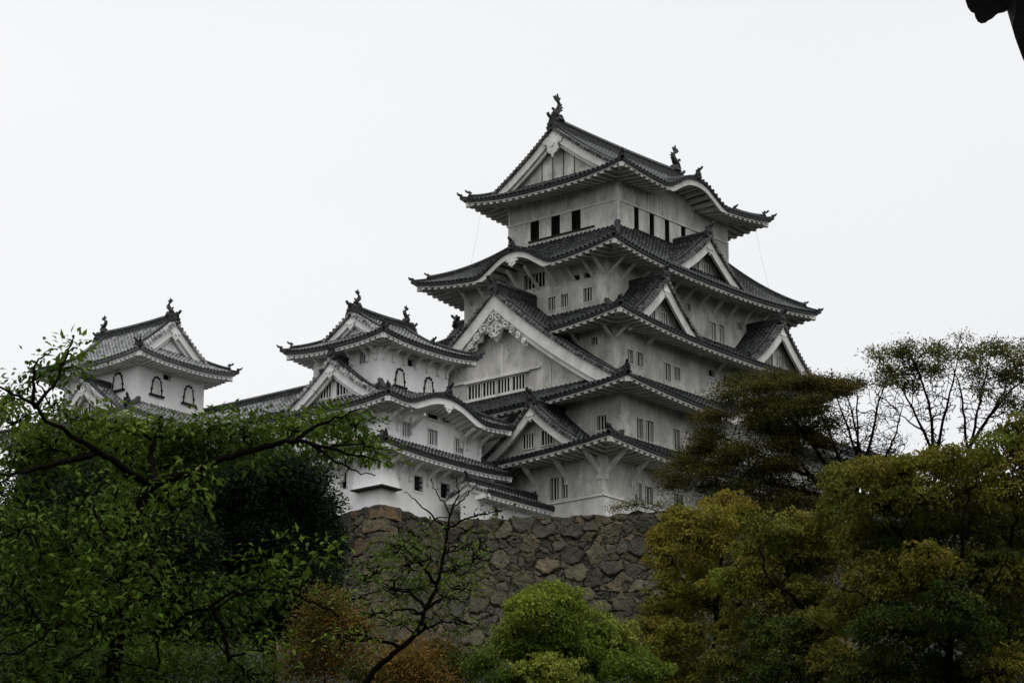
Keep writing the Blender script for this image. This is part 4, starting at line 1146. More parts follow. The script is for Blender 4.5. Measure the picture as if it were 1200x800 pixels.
class Tree:
    def __init__(s, name, label, cat, base, group=None):
        s.t = thing(name, label, cat, base, group); s.wood = MB(); s.nodes = []
        s.pos, s.ax, s.col, s.nrm = [], [], [], []
    def limb(s, pts, r0, r1, n=5, jit=.02, sides=7, dist=None):
        if dist is not None: pts = [at(p[0], p[1], p[2] if len(p) > 2 else dist) for p in pts]
        P = smooth_path(pts, n, jit); m = len(P)
        R = [max(.006, lerp(r0, r1, (i / (m - 1)) ** .8) * rnd.uniform(.92, 1.08)) for i in range(m)]
        s.wood.tube(P, R, sides)
        s.nodes += [(p, r_) for p, r_ in zip(P, R)]
        return P
    def reach(s, target, r=.035, end=.012, maxr=.3):
        """branch from the nearest wood to target"""
        b = min(s.nodes, key=lambda q: (q[0] - target).length + max(0, q[0].z - target.z) * .6)
        p0 = b[0]; d = target - p0; L = d.length
        if L < .05: return
        k = max(2, min(6, int(L / .6) + 1)); pts = [p0]
        for i in range(1, k):
            q = i / k; pts.append(p0 + d * q + V(rnd.gauss(0, .07 * L), rnd.gauss(0, .07 * L), rnd.gauss(0, .05 * L) + .10 * L * q * (1 - q) * 2))
        pts.append(target)
        s.limb(pts, min(b[1] * .7, r * (1 + L * .25)), end, 3, .015, 5)
    def clump(s, c, rad, tufts, per, tr, pal, up=.25, shell=.55, leafdir=None, twig=.35, branch=True, jitter=.25, flat=1.0, dome=False):
        """foliage clump: tufts of leaves over an ellipsoid"""
        c = Vector(c)
        if branch: s.reach(c)
        g = nr; pal = np.array(pal); main = pal[g.integers(len(pal))]
        for _ in range(tufts):
            d = Vector(g.normal(size=3)); d.z += up; d.normalize()
            q = shell + (1 - shell) * g.uniform() if g.uniform() < .75 else g.uniform()
            if dome and g.uniform() < .16: q = g.uniform(1.0, 1.4)
            p = c + Vector((d.x * rad[0], d.y * rad[0], d.z * rad[1])) * q
            if g.uniform() < twig:
                m_ = c.lerp(p, .5) + Vector(g.normal(0, .08 * rad[0], 3)); s.wood.tube([c, m_, p], [.018 * max(.5, rad[0]), .012, .006], 4)
            base = (main * .68 + pal[g.integers(len(pal))] * .32) * g.uniform(.78, 1.22)
            n = max(2, int(per * g.uniform(.6, 1.4)))
            if dome:
                dv = g.normal(size=(n, 3)); dv[:, 2] = np.abs(dv[:, 2]) * 1.0 - .25; dv += np.array(d)[None] * .5; dv /= np.linalg.norm(dv, axis=1, keepdims=True)
                o = dv * tr * g.uniform(.72, 1.12, (n, 1)) * np.array([1, 1, .8])
                s.pos.append(np.array(p) + o); tg = np.cross(dv, g.normal(size=(n, 3)))
                s.ax.append(tg + dv * .25); s.nrm.append(dv); s.col.append(base[None, :] * g.uniform(1 - jitter, 1 + jitter, (n, 1)) * g.uniform(.93, 1.07, (n, 3)))
                continue
            o = g.normal(size=(n, 3)) * tr * np.array([1, 1, .55 * flat])
            s.pos.append(np.array(p) + o)
            a = o / (np.linalg.norm(o, axis=1, keepdims=True) + 1e-6) + g.normal(0, .5, (n, 3))
            if leafdir is not None: a = a + np.array(leafdir)
            s.ax.append(a)
            s.nrm.append(np.tile(np.array([[0., 0., 1.]]), (n, 1)) + np.array(d)[None, :] * .4)
            s.col.append(base[None, :] * g.uniform(1 - jitter, 1 + jitter, (n, 1)) * g.uniform(.93, 1.07, (n, 3)))
    def finish(s, length, width, crown='crown'):
        tr = s.wood.build('trunk', BARK, s.t, smooth=True)
        if s.pos:
            leaves(crown, np.concatenate(s.pos), np.concatenate(s.ax), length, width, np.concatenate(s.col), s.t, np.concatenate(s.nrm))
        return s.t

def ground_under(p): return V(p.x, p.y, ground_z(p.x, p.y))
# ---- leaf palettes; lower clumps of many crowns mix in the deep tones
FRESH = [(.058, .100, .010), (.080, .125, .013), (.042, .078, .009), (.105, .145, .018)]
DEEP = [(.034, .056, .009), (.025, .044, .008), (.046, .066, .010)]
EVERG = [(.012, .023, .011), (.017, .030, .013), (.009, .018, .009), (.022, .036, .015)]
OLIVE = [(.130, .122, .016), (.104, .106, .015), (.150, .130, .020), (.082, .090, .014)]
GOLD = [(.190, .155, .020), (.165, .125, .018), (.150, .140, .018), (.200, .175, .026)]
BRIGHT = [(.165, .195, .024), (.130, .170, .022), (.195, .215, .032), (.100, .140, .020)]
RUST = [(.150, .080, .018), (.125, .072, .018), (.095, .085, .018), (.17, .10, .02)]

# ------------------------------------------------------------------ cherry tree, front left
D = 38.0; px = D / 3398
b = ground_under(at(140, 1000, D))
T = Tree('cherry_tree', 'nearest leafy tree at left with a forked dark trunk and fresh green leaves', 'tree', b)
T.limb([b, at(128, 860, D), at(140, 740, D), at(150, 660, D), at(160, 600, D), at(180, 567, D)], .11, .07, 6, .02, 9)
T.limb([(180, 567), (215, 554, 38.2), (262, 538, 38.3), (312, 522, 38.2), (348, 516, 38), (385, 524, 37.8), (420, 534, 37.6), (447, 541, 37.5)], .066, .009, 5, .012, 8, D)
T.limb([(348, 516), (372, 498, 38.1), (400, 488, 38.2), (425, 478, 38.3)], .035, .008, 5, .012, 6, D)
T.limb([(362, 518), (395, 540, 37.6), (420, 552, 37.6), (440, 556, 37.5)], .022, .006, 5, .012, 6, D)
T.limb([(385, 524), (412, 520, 37.5), (440, 524, 37.4), (458, 530, 37.3)], .018, .005, 5, .01, 6, D)
T.limb([(178, 570), (140, 545, 37.5), (100, 520, 37.2), (62, 495, 37), (30, 470, 36.8), (-8, 452, 36.6)], .056, .012, 5, .015, 8, D)
T.limb([(181, 566), (178, 535, 38.5), (183, 510, 38.7), (190, 488, 38.9)], .06, .02, 5, .012, 7, D)
T.limb([(42, 478, 36.9), (40, 450, 36.9), (42, 425, 37), (60, 412, 37)], .03, .007, 5, .012, 6, D)
T.limb([(40, 478, 36.9), (62, 452, 37), (74, 428, 37.1), (82, 405, 37.2), (86, 393, 37.2)], .026, .006, 5, .012, 6, D)
T.limb([(145, 700), (180, 742, 37), (215, 722, 36.5), (247, 710, 36.2), (275, 695, 36), (315, 690, 36), (360, 702, 36), (398, 722, 36)], .032, .012, 5, .015, 7, D)
T.limb([(247, 710, 36.2), (262, 740, 36.2), (268, 775, 36.2)], .035, .025, 5, .012, 6, D)
T.limb([(110, 530, 37.3), (60, 545, 36.5), (20, 552, 36), (-20, 560, 36)], .05, .012, 5, .015, 6, D)
T.limb([(150, 660), (95, 640, 39), (40, 650, 39.5), (-20, 640, 40)], .04, .012, 5, .015, 6, D)
T.limb([(150, 680), (210, 650, 39.5), (260, 640, 40), (300, 630, 40.2)], .035, .01, 5, .015, 6, D)
T.limb([(140, 740), (80, 730, 36.5), (30, 760, 36), (-10, 770, 36)], .035, .012, 5, .015, 6, D)
up = [(15, 466, 20, .55), (45, 442, 13, .35), (74, 430, 15, .55), (86, 407, 9, .35), (58, 476, 16, .4), (18, 496, 24, .9), (-5, 478, 20, .7), (84, 492, 16, .35), (112, 494, 18, .5), (138, 502, 20, .8), (168, 504, 20, .9), (196, 512, 20, .9),
      (225, 514, 20, .9), (256, 500, 18, .9), (285, 508, 20, 1.0), (318, 502, 18, .8), (345, 506, 16, .7), (372, 498, 15, .7), (396, 492, 13, .7), (416, 498, 12, .6), (428, 524, 12, .5), (405, 520, 15, .6), (444, 530, 7, .25), (378, 530, 16, .5),
      (60, 525, 30, 1.2), (100, 515, 28, 1.2), (30, 530, 30, 1.2), (150, 530, 28, 1.2), (215, 536, 26, 1.1), (250, 530, 26, 1.1), (300, 534, 16, .5)]
for x, y, r_, q in up:
    T.clump(at(x, y, D + rnd.uniform(.1, 2.0)), (r_ * px * 1.15, r_ * px * .9), int(26 * q), 11, .15, FRESH, twig=.5, leafdir=(0, 0, -.35), jitter=.3)
for i in range(62):
    x, y = rnd.uniform(-15, 300), rnd.uniform(545, 800)
    if x > 215 and y < 690: continue
    if x > 225 and rnd.random() < .65: continue
    T.clump(at(x, y, D + (rnd.uniform(.3, 3.5) if y < 610 else rnd.uniform(-2.5, 3.0))), (.42, .33), 16, 10, .17, FRESH[:3] + DEEP[:2], twig=.4, leafdir=(0, 0, -.35), jitter=.3)
for x, y in ((150, 625), (128, 650), (168, 655), (140, 690), (175, 700), (120, 720), (150, 740), (185, 745), (135, 775), (160, 800), (196, 620), (110, 600), (212, 590), (120, 560), (240, 556)):
    T.clump(at(x, y, 36.2 + rnd.uniform(-.8, .8)), (.36, .24), 9, 9, .15, FRESH[:3] + DEEP[:1], twig=.6, leafdir=(0, 0, -.35), jitter=.3)
for x, y in ((300, 700), (335, 690), (280, 690), (365, 645), (310, 660), (310, 760), (290, 740)):
    T.clump(at(x, y, 36.5 + rnd.uniform(-.8, .8)), (.34, .22), 12, 9, .15, FRESH[:3] + DEEP[:1], twig=.5, leafdir=(0, 0, -.3))
T.finish(.118, .055)

# ------------------------------------------------------------------ dark evergreens behind it
def evergreen(label, clumps, dist, top, basepx):
    b = ground_under(at(basepx, 800, dist))
    T = Tree('evergreen_tree', label, 'tree', b, 'dark evergreens below the stone wall')
    T.limb([b, b.lerp(at(top[0], top[1], dist), .5) + V(.3, .2, 0), at(top[0], top[1] + 10, dist)], .35, .06, 5, .03, 7)
    q = dist / 3398
    for x, y, rx, ry in clumps:
        T.clump(at(x, y, dist + rnd.uniform(-2, 2)), (rx * q, ry * q), int(rx * ry / 8), 60, .30, EVERG, up=.3, shell=.5, twig=.15, jitter=.35)
    T.finish(.16, .075)
evergreen('very dark dense evergreen tree standing in front of the white corner turret', [(300, 545, 42, 30), (345, 560, 36, 28), (270, 575, 46, 34), (325, 600, 52, 36), (368, 618, 24, 26), (290, 640, 55, 40), (350, 650, 42, 34), (300, 690, 60, 36), (365, 682, 28, 24), (250, 660, 50, 44), (382, 590, 10, 16), (340, 720, 50, 30), (375, 650, 22, 34), (260, 720, 50, 34), (376, 715, 22, 24), (300, 590, 40, 30), (240, 610, 40, 36)], 105, (310, 525), 315)
evergreen('dark rounded evergreen tree below the far left turret, behind the cherry branches', [(70, 545, 44, 34), (120, 530, 44, 32), (165, 540, 44, 34), (60, 590, 52, 40), (120, 590, 56, 44), (190, 590, 50, 44), (40, 640, 56, 44), (110, 650, 60, 50), (190, 650, 60, 50), (220, 560, 38, 34), (20, 700, 60, 50), (120, 720, 60, 50), (210, 720, 60, 46)], 100, (125, 515), 120)

# ------------------------------------------------------------------ slim young tree in front of the wall
D = 45.0; q = D / 3398
b = ground_under(at(400, 960, D))
T = Tree('young_tree', 'slender dark stemmed young tree with sparse leaves in front of the boulder wall', 'tree', b)
T.limb([b, at(408, 850, D), at(428, 800, D), at(455, 770, D), at(485, 745, D), at(500, 712, D), at(512, 685, D), at(520, 650, D), at(524, 620, D), at(530, 596, D), at(538, 578, D)], .065, .009, 5, .008, 8)
for pts, r_ in (([(512, 685), (492, 660), (476, 645), (458, 640)], .03), ([(500, 712), (478, 694), (456, 690), (438, 676)], .035), ([(521, 648), (545, 640), (566, 628)], .022), ([(524, 622), (500, 598), (482, 582), (474, 576)], .018), ([(524, 620), (552, 606), (575, 600), (592, 596)], .02),
                ([(527, 605), (520, 588), (508, 572), (505, 560)], .014), ([(500, 712), (520, 702), (545, 698)], .022), ([(470, 758), (440, 748), (418, 752), (395, 748)], .035), ([(485, 745), (520, 728), (548, 735)], .028), ([(515, 672), (540, 664), (560, 660)], .02), ([(530, 596), (545, 582), (556, 570), (560, 566)], .013), ([(538, 578), (536, 566), (530, 556)], .010),
                ([(476, 645), (470, 625), (462, 612)], .012), ([(455, 770), (430, 800), (418, 830)], .03)):
    T.limb([(x, y, D + rnd.uniform(-.5, .5)) for x, y in pts], r_, .005, 5, .012, 6, D)
for x, y, r_, n in ((485, 640, 18, 9), (505, 680, 18, 9), (530, 668, 18, 9), (460, 715, 22, 10), (500, 735, 20, 8), (425, 680, 18, 8), (500, 620, 12, 4), (470, 640, 24, 12), (450, 650, 22, 12), (480, 662, 24, 14), (505, 655, 18, 8), (440, 672, 22, 14), (462, 690, 26, 16), (490, 690, 22, 12), (556, 655, 22, 12), (545, 690, 24, 14), (520, 700, 20, 9), (548, 642, 16, 5), (583, 598, 9, 4), (556, 604, 8, 3), (535, 640, 10, 3), (565, 634, 14, 5), (430, 745, 26, 12), (405, 748, 24, 10), (540, 728, 22, 8), (470, 730, 22, 8), (420, 700, 20, 8), (438, 720, 20, 8)):
    T.clump(at(x, y, D + rnd.uniform(-.6, .6)), (r_ * q, r_ * q * .7), n, 8, .12, FRESH, twig=.7, leafdir=(0, 0, -.3), jitter=.3)
T.finish(.085, .045)

# ------------------------------------------------------------------ low shrubs with rusty new leaves
def shrub(name, label, clumps, dist, pal, leaf, group=None, cat='shrub', per=30, tr=.2, dens=14, wood=.05):
    cx = sum(c[0] for c in clumps) / len(clumps)
    b = ground_under(at(cx, 800, dist)); T = Tree(name, label, cat, b, group); q = dist / 3398
    T.limb([b, at(cx, max(c[1] for c in clumps), dist)], wood, .02, 4, .02, 6)
    for x, y, rx, ry in clumps:
        T.clump(at(x, y, dist + rnd.uniform(-1, 1)), (rx * q, ry * q), max(4, int(rx * ry / dens)), per, tr, pal, twig=.25, jitter=.3)
    T.finish(*leaf)
shrub('rusty_shrub', 'rust tinged leafy shrub at the foot of the boulder wall, left of the young tree', [(385, 715, 34, 26), (365, 745, 30, 26), (410, 740, 30, 24), (395, 780, 40, 26), (350, 780, 34, 26)], 75, RUST + DEEP[:1], (.11, .055))
shrub('rusty_shrub', 'rust tinged leafy shrub at the bottom edge, under the young tree', [(470, 780, 40, 24), (510, 770, 30, 22), (540, 785, 34, 24), (440, 795, 34, 22), (500, 800, 40, 22)], 70, RUST + DEEP, (.11, .055))
shrub('leafy_shrub', 'mid green leafy shrub in the bottom left corner under the cherry tree', [(30, 770, 50, 34), (90, 785, 50, 34), (150, 780, 46, 34), (210, 785, 50, 32), (270, 790, 46, 30), (60, 800, 50, 20), (-10, 790, 40, 30)], 58, DEEP + FRESH[:1], (.10, .05), per=26, tr=.2)

# ------------------------------------------------------------------ bright green tree, bottom centre
def broadleaf(name, label, dist, base_px, limbs, clumps, leaf, dens=15, per=44, tr=.26, r0=.22, group=None, twig=.25, jit=.15, front=.5):
    b = ground_under(at(base_px[0], base_px[1], dist)); T = Tree(name, label, 'tree', b, group); q = dist / 3398
    for i, (pts, a, c) in enumerate(limbs):
        P = [at(x, y, dist - (front + rnd.uniform(-.5, .9) if k else 0)) for k, (x, y) in enumerate(pts)]
        if i == 0: P = [b] + P
        T.limb(P, a * .62, c * .5, 5, .035, 7)
    for cl in clumps:
        x, y, rx, ry, pal = cl[:5]
        T.clump(at(x, y, dist + (cl[5] if len(cl) > 5 else rnd.uniform(-1.5, 1.5))), (rx * q, ry * q), max(5, int(rx * ry / dens)), per, tr, pal, up=.35, shell=.6, twig=twig, jitter=jit, dome=True)
    T.finish(*leaf)
broadleaf('camphor_tree', 'bright yellow green bushy tree at the bottom centre in front of the boulder wall', 60, (660, 980), [([(660, 860), (655, 790), (650, 740), (648, 715)], .2, .04), ([(655, 790), (610, 770), (590, 760)], .08, .02), ([(655, 790), (700, 760), (735, 760)], .09, .02)],
    [(640, 702, 26, 14, BRIGHT), (662, 708, 24, 15, BRIGHT), (622, 718, 24, 16, BRIGHT), (680, 728, 26, 16, BRIGHT), (648, 735, 32, 18, BRIGHT[1:] + FRESH[:1]), (610, 742, 18, 12, BRIGHT), (600, 756, 22, 12, BRIGHT), (580, 770, 18, 10, BRIGHT), (625, 768, 30, 18, FRESH), (665, 765, 34, 20, FRESH + BRIGHT[1:2]), (700, 752, 26, 16, BRIGHT[1:]), (720, 745, 24, 14, BRIGHT), (735, 765, 20, 12, BRIGHT[1:] + FRESH), (690, 785, 36, 20, FRESH + BRIGHT[1:2]), (640, 792, 34, 18, BRIGHT[1:]), (740, 790, 34, 18, FRESH), (655, 812, 40, 16, BRIGHT[1:]), (600, 800, 24, 14, FRESH + DEEP), (566, 785, 20, 12, FRESH + BRIGHT[:1]), (585, 752, 12, 8, BRIGHT)],
    (.085, .05), dens=9, per=40, tr=.19, twig=.15, front=-.4)

# ------------------------------------------------------------------ camphor trees on the right
broadleaf('camphor_tree', 'orange tinted bushy tree beside the right end of the bare boulder wall', 85, (830, 950), [([(835, 800), (840, 720), (845, 660), (850, 620)], .26, .05), ([(840, 720), (800, 680), (785, 650)], .09, .02), ([(838, 740), (880, 690), (900, 660)], .09, .02)],
    [(850, 596, 24, 16, GOLD), (838, 610, 22, 14, GOLD), (868, 612, 24, 16, GOLD[1:] + OLIVE), (800, 614, 22, 16, GOLD), (786, 632, 22, 16, GOLD), (815, 640, 28, 18, GOLD + OLIVE), (850, 645, 30, 18, OLIVE + GOLD), (790, 660, 22, 16, GOLD), (775, 650, 14, 12, GOLD), (820, 675, 28, 18, OLIVE + GOLD[:2]), (785, 690, 20, 14, BRIGHT[:2] + OLIVE), (800, 715, 28, 16, BRIGHT[:1] + OLIVE), (830, 705, 26, 16, BRIGHT[1:2] + OLIVE), (770, 720, 18, 12, BRIGHT[:2] + OLIVE), (850, 690, 26, 18, BRIGHT[:1] + GOLD[2:]), (770, 745, 28, 16, OLIVE + BRIGHT[1:2]), (800, 750, 30, 18, OLIVE), (760, 775, 28, 18, OLIVE + DEEP), (810, 785, 36, 20, OLIVE + DEEP), (780, 800, 34, 18, OLIVE)],
    (.125, .065), dens=10.5, per=42, tr=.24)
broadleaf('camphor_tree', 'olive green domed tree with dark limbs in the middle of the right hand trees', 80, (950, 960), [([(955, 830), (950, 750), (930, 700), (905, 680), (890, 640)], .25, .04), ([(950, 750), (985, 700), (1000, 650), (990, 620)], .12, .03), ([(950, 745), (905, 735), (860, 720)], .08, .02)],
    [(860, 684, 24, 14, BRIGHT[:3]), (880, 672, 22, 14, BRIGHT[:2] + OLIVE), (905, 630, 30, 16, OLIVE + BRIGHT[1:2]), (935, 620, 30, 18, OLIVE), (965, 625, 28, 18, OLIVE + BRIGHT[1:2]), (920, 655, 36, 20, OLIVE), (960, 660, 36, 20, OLIVE), (890, 655, 28, 16, OLIVE + GOLD[:1]), (985, 600, 24, 16, OLIVE + BRIGHT[1:2]), (900, 700, 34, 20, OLIVE + DEEP), (945, 700, 36, 20, OLIVE + DEEP), (870, 740, 34, 20, OLIVE + DEEP[:1]), (915, 750, 40, 22, OLIVE + DEEP), (965, 740, 36, 22, OLIVE[1:] + DEEP), (860, 785, 38, 22, OLIVE + DEEP), (920, 795, 44, 22, OLIVE[1:] + DEEP), (980, 785, 40, 24, OLIVE[1:] + DEEP)],
    (.125, .065), dens=10.5, per=42, tr=.23)
broadleaf('camphor_tree', 'largest dark olive tree filling the right edge, with a thick curved limb', 75, (1110, 980), [([(1110, 850), (1112, 760), (1110, 690), (1100, 665), (1070, 640), (1045, 615), (1030, 590)], .22, .05), ([(1110, 690), (1125, 650), (1130, 600), (1140, 570)], .11, .04), ([(1112, 740), (1160, 690), (1185, 640)], .1, .03), ([(1110, 760), (1060, 720), (1020, 700), (985, 690)], .1, .03), ([(1185, 640), (1190, 600), (1195, 560)], .08, .03)],
    [(1000, 562, 28, 15, BRIGHT[:2] + OLIVE), (1020, 556, 24, 14, OLIVE + BRIGHT[1:2]), (985, 578, 20, 14, OLIVE), (1045, 570, 30, 18, OLIVE), (1090, 548, 28, 14, OLIVE + GOLD[:1]), (1120, 545, 28, 15, OLIVE), (1060, 555, 24, 14, OLIVE + GOLD[1:2]), (1150, 545, 28, 15, OLIVE), (1175, 525, 26, 15, OLIVE + BRIGHT[1:2]), (1200, 512, 24, 16, OLIVE), (1205, 545, 26, 18, OLIVE), (1030, 600, 34, 20, OLIVE), (1075, 590, 36, 20, OLIVE + DEEP[:1]), (1130, 580, 40, 20, OLIVE), (1180, 580, 36, 22, OLIVE + DEEP[:1]), (1050, 640, 38, 22, OLIVE + DEEP), (1100, 625, 40, 20, OLIVE + DEEP), (1160, 625, 42, 24, OLIVE + DEEP), (1205, 620, 30, 24, OLIVE), (1010, 640, 28, 20, OLIVE), (1030, 680, 36, 22, OLIVE + DEEP), (1080, 690, 44, 24, OLIVE + DEEP), (1140, 680, 46, 26, OLIVE + DEEP), (1195, 680, 36, 26, OLIVE + DEEP), (1000, 715, 34, 20, OLIVE + DEEP), (1050, 740, 44, 26, OLIVE[1:] + DEEP), (1120, 745, 50, 28, OLIVE[1:] + DEEP), (1185, 745, 46, 28, OLIVE[1:] + DEEP), (1030, 790, 46, 24, OLIVE[1:] + DEEP), (1112, 712, 30, 20, OLIVE + DEEP, -2.5), (1090, 660, 26, 16, OLIVE, -2.5), (1100, 795, 50, 24, OLIVE[1:] + DEEP), (1175, 795, 50, 26, OLIVE[1:] + DEEP)],
    (.12, .062), dens=10.5, per=40, tr=.24)

# ------------------------------------------------------------------ wide branching trees on the terrace at the right
R = _r.copy()                                        # horizontal direction across the view
def wide_tree(name, label, dist, base, limbs, region, ntwig, clumps, pal, leaf, per, tr, dens, group=None, flat=.9, tw=.07, spread=2.0, layer=1.0):
    b = at(base[0], base[1], dist)
    T = Tree(name, label, 'tree', b, group); q = dist / 3398
    for k, (pts, a, c) in enumerate(limbs):
        P = [at(x, y, dist + (rnd.uniform(-spread, spread) if i else 0)) for i, (x, y) in enumerate(pts)]
        T.limb(P, a, c, 5, .03, 7)
    for _ in range(ntwig):
        x, y, rx, ry = region[rnd.randrange(len(region))]
        an = rnd.uniform(0, 2 * PI); u = math.sqrt(rnd.random())
        T.reach(at(x + rx * u * math.cos(an), y + ry * u * math.sin(an), dist + rnd.uniform(-spread, spread) * 1.4), tw, .022)
    for x, y, rx, ry in clumps:
        for _ in range(2):
            T.clump(at(x + rnd.uniform(-.5, .5) * rx, y + rnd.uniform(-.9, 1.1) * ry, dist + rnd.uniform(-spread, spread)), (rx * q * rnd.uniform(.5, .9), ry * q * rnd.uniform(.8, 1.4) * layer), max(3, int(rx * ry / dens * .6)), per, tr, pal, up=.2, shell=.2, twig=.6, jitter=.3, flat=flat)
    T.finish(*leaf)
wide_tree('cherry_tree', 'wide flat topped tree with bare dark limbs spreading over the keep\'s right corner', 172, (1003, 612),
    [([(1003, 612), (985, 582), (950, 557), (905, 540), (862, 520), (835, 505)], .22, .03), ([(985, 582), (962, 535), (932, 495), (905, 468)], .16, .03), ([(998, 600), (985, 545), (966, 495), (950, 458)], .16, .03), ([(985, 586), (930, 572), (870, 562), (810, 552)], .14, .02), ([(1000, 600), (960, 580), (915, 585), (860, 590), (820, 585)], .10, .02), ([(950, 557), (915, 515), (880, 490)], .1, .02), ([(1000, 590), (1008, 540), (1000, 490), (990, 455)], .13, .02)],
    [(925, 520, 75, 55), (880, 540, 70, 40), (960, 520, 50, 60), (850, 560, 60, 25), (930, 560, 60, 30), (940, 545, 60, 45)], 950,
    [(905, 452, 40, 12), (940, 446, 36, 12), (970, 448, 28, 12), (870, 468, 34, 12), (845, 495, 32, 12), (880, 490, 40, 14), (920, 475, 44, 14), (815, 520, 26, 10), (800, 545, 28, 10), (835, 535, 34, 12), (790, 562, 20, 8), (870, 525, 36, 12), (960, 470, 34, 12), (860, 448, 16, 7), (830, 560, 28, 9), (900, 540, 40, 14), (935, 520, 40, 16), (965, 505, 30, 14), (970, 550, 30, 16), (930, 590, 44, 10), (975, 585, 30, 12), (860, 575, 30, 8), (920, 565, 30, 8), (890, 585, 34, 7), (995, 452, 18, 10), (905, 505, 36, 12), (776, 552, 10, 4), (880, 555, 30, 8)],
    [(.074, .070, .014), (.058, .062, .013), (.092, .074, .015), (.045, .050, .012)], (.17, .085), 26, .42, 4.4, flat=.5, layer=.75)
wide_tree('bare_tree', 'nearly bare dark twiggy tree between the wide flat topped tree and the sky', 174, (1012, 600),
    [([(1012, 600), (1010, 560), (1000, 520), (985, 480), (975, 450)], .16, .02), ([(1010, 560), (1022, 510), (1030, 470), (1040, 445)], .13, .02), ([(1012, 570), (1040, 530), (1052, 500), (1058, 475)], .11, .02), ([(1005, 540), (1005, 490), (1005, 440)], .1, .02)],
    [(1010, 490, 42, 50), (1035, 510, 28, 45), (1000, 520, 40, 50), (1040, 545, 22, 25), (1015, 540, 40, 30)], 520,
    [(1003, 448, 18, 9), (1040, 488, 18, 10), (1025, 520, 20, 12), (985, 470, 16, 10), (1048, 530, 14, 12), (1010, 500, 18, 10), (1000, 540, 24, 14), (1020, 555, 24, 12), (1045, 555, 14, 10)], [(.02, .022, .010), (.03, .03, .012)], (.12, .06), 14, .3, 12)
sky_pal = [(.10, .105, .028), (.08, .088, .024), (.12, .115, .03)]
wide_tree('thin_tree', 'left one of two thin pale leaved trees against the white sky', 166, (1096, 600),
    [([(1096, 600), (1094, 545), (1082, 505), (1058, 458), (1030, 418)], .15, .02), ([(1094, 548), (1090, 480), (1076, 435), (1064, 412)], .12, .02), ([(1094, 550), (1106, 490), (1118, 440), (1126, 394)], .12, .012), ([(1082, 505), (1060, 490), (1040, 470)], .06, .015)],
    [(1060, 450, 40, 40), (1090, 450, 38, 45), (1095, 490, 20, 40)], 420,
    [(1030, 412, 14, 5), (1048, 416, 16, 6), (1068, 411, 18, 6), (1090, 410, 18, 6), (1110, 414, 14, 6), (1126, 394, 7, 4), (1052, 432, 18, 7), (1080, 430, 18, 7), (1100, 432, 16, 7), (1040, 450, 14, 6), (1070, 455, 16, 6)], sky_pal, (.19, .09), 17, .34, 3.2, 'thin trees on the sky line')
wide_tree('thin_tree', 'right one of two thin pale leaved trees against the white sky, at the frame edge', 165, (1132, 600),
    [([(1132, 600), (1134, 545), (1142, 500), (1152, 452), (1162, 412)], .16, .02), ([(1138, 520), (1166, 480), (1190, 452), (1212, 438)], .12, .02), ([(1134, 545), (1130, 490), (1124, 450), (1112, 425)], .1, .02), ([(1160, 488), (1180, 450), (1185, 415)], .07, .015)],
    [(1150, 455, 36, 42), (1182, 455, 32, 40), (1150, 500, 30, 36)], 420,
    [(1132, 412, 16, 6), (1156, 408, 18, 6), (1178, 412, 18, 7), (1198, 424, 16, 8), (1140, 432, 16, 7), (1170, 436, 18, 7), (1195, 448, 16, 8), (1180, 470, 16, 7), (1150, 460, 14, 6), (1205, 480, 14, 8), (1212, 410, 14, 8)], sky_pal, (.19, .09), 17, .34, 3.2, 'thin trees on the sky line')
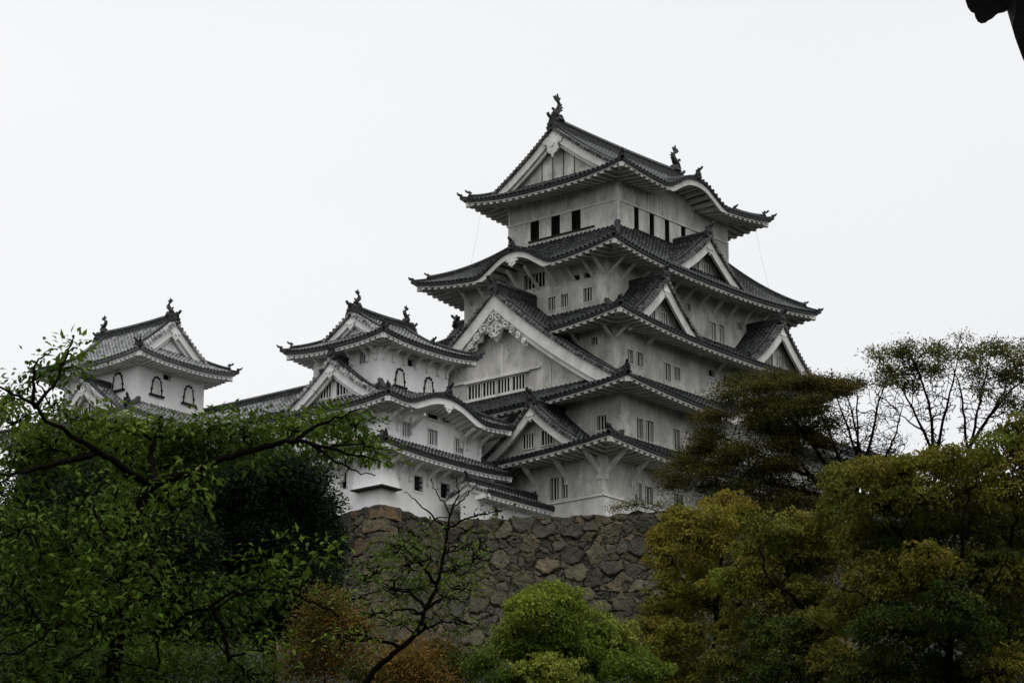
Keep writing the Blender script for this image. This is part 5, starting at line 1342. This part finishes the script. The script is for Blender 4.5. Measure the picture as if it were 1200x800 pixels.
# low bushes along the crest of the wall
for i, (cl, lab) in enumerate((([(724, 594, 14, 5), (745, 591, 16, 6), (768, 592, 16, 6)], 'low olive bush growing along the wall top under the keep\'s corner'), ([(800, 590, 18, 8), (830, 588, 18, 9), (880, 596, 30, 8), (930, 600, 26, 7)], 'low olive hedge on the wall top below the wide flat topped tree'))):
    cx = sum(c[0] for c in cl) / len(cl); b = at(cx, 600, 178); b.z = -.6
    T = Tree('wall_bush', lab, 'bush', b)
    T.limb([b, at(cx, 592, 178)], .06, .03, 3, .01, 5)
    for x, y, rx, ry in cl: T.clump(at(x, y, 178), (rx * 178 / 3398, ry * 178 / 3398), 26, 22, .2, OLIVE + DEEP, twig=.4)
    T.finish(.12, .05)

# ------------------------------------------------------------------ tiled eave of a near building, top right
E0 = at(1131, 0, 11.0)
ev = thing('tiled_eave', 'near black roof tile corner jutting into the top right of the frame', 'roof eave', E0)
back = (_f * 1.0 + V(0, 0, .9)).normalized()
right = _r; upv = right.cross(back).normalized()
s1 = 11.0 / 3398
def epix(pts, d0=0.0, d1=1.6):
    mb_ = MB(); P = [at(x, y, 11.0) for x, y in pts]
    a = [p + back * d0 for p in P]; b_ = [p + back * d1 for p in P]; n_ = len(P)
    mb_.add(a + b_, [tuple(range(n_)), tuple(range(2 * n_ - 1, n_ - 1, -1))] + [(i, (i + 1) % n_, n_ + (i + 1) % n_, n_ + i) for i in range(n_)])
    return mb_
pan = [(1131, 0), (1134, 9), (1138, 14.5), (1142, 16), (1143, 21), (1146, 26), (1150, 28), (1155, 27), (1158, 24.5), (1163, 22), (1167, 18), (1170, 16), (1176, 15), (1180, 13), (1184, 4), (1186, -26), (1140, -30), (1126, -18)]
hipt = [(1181, 13), (1184, 26), (1188, 37), (1192, 48), (1196, 57), (1200, 63), (1214, 74), (1232, 80), (1260, 60), (1262, -30), (1187, -28), (1184, 0)]
epix(pan).build('edge_tile', SHADE_TILE, ev)
epix(hipt, -.12, 1.6).build('corner_tile', SHADE_TILE, ev)
mb = MB()
for k in range(4):
    c = at(1192 + 26 * k, -34 + 4 * k, 11.0); mb.tube([c + back * .02, c + back * 2.2], .075, 9)
mb.build('roll_tile', SHADE_TILE, ev)
mb = MB(); p0 = at(1150, -40, 11.2); mb.beam(p0 + back * .3, p0 + back * .3 + right * 1.4, .12, .2); mb.build('eave_board', WOOD, ev)
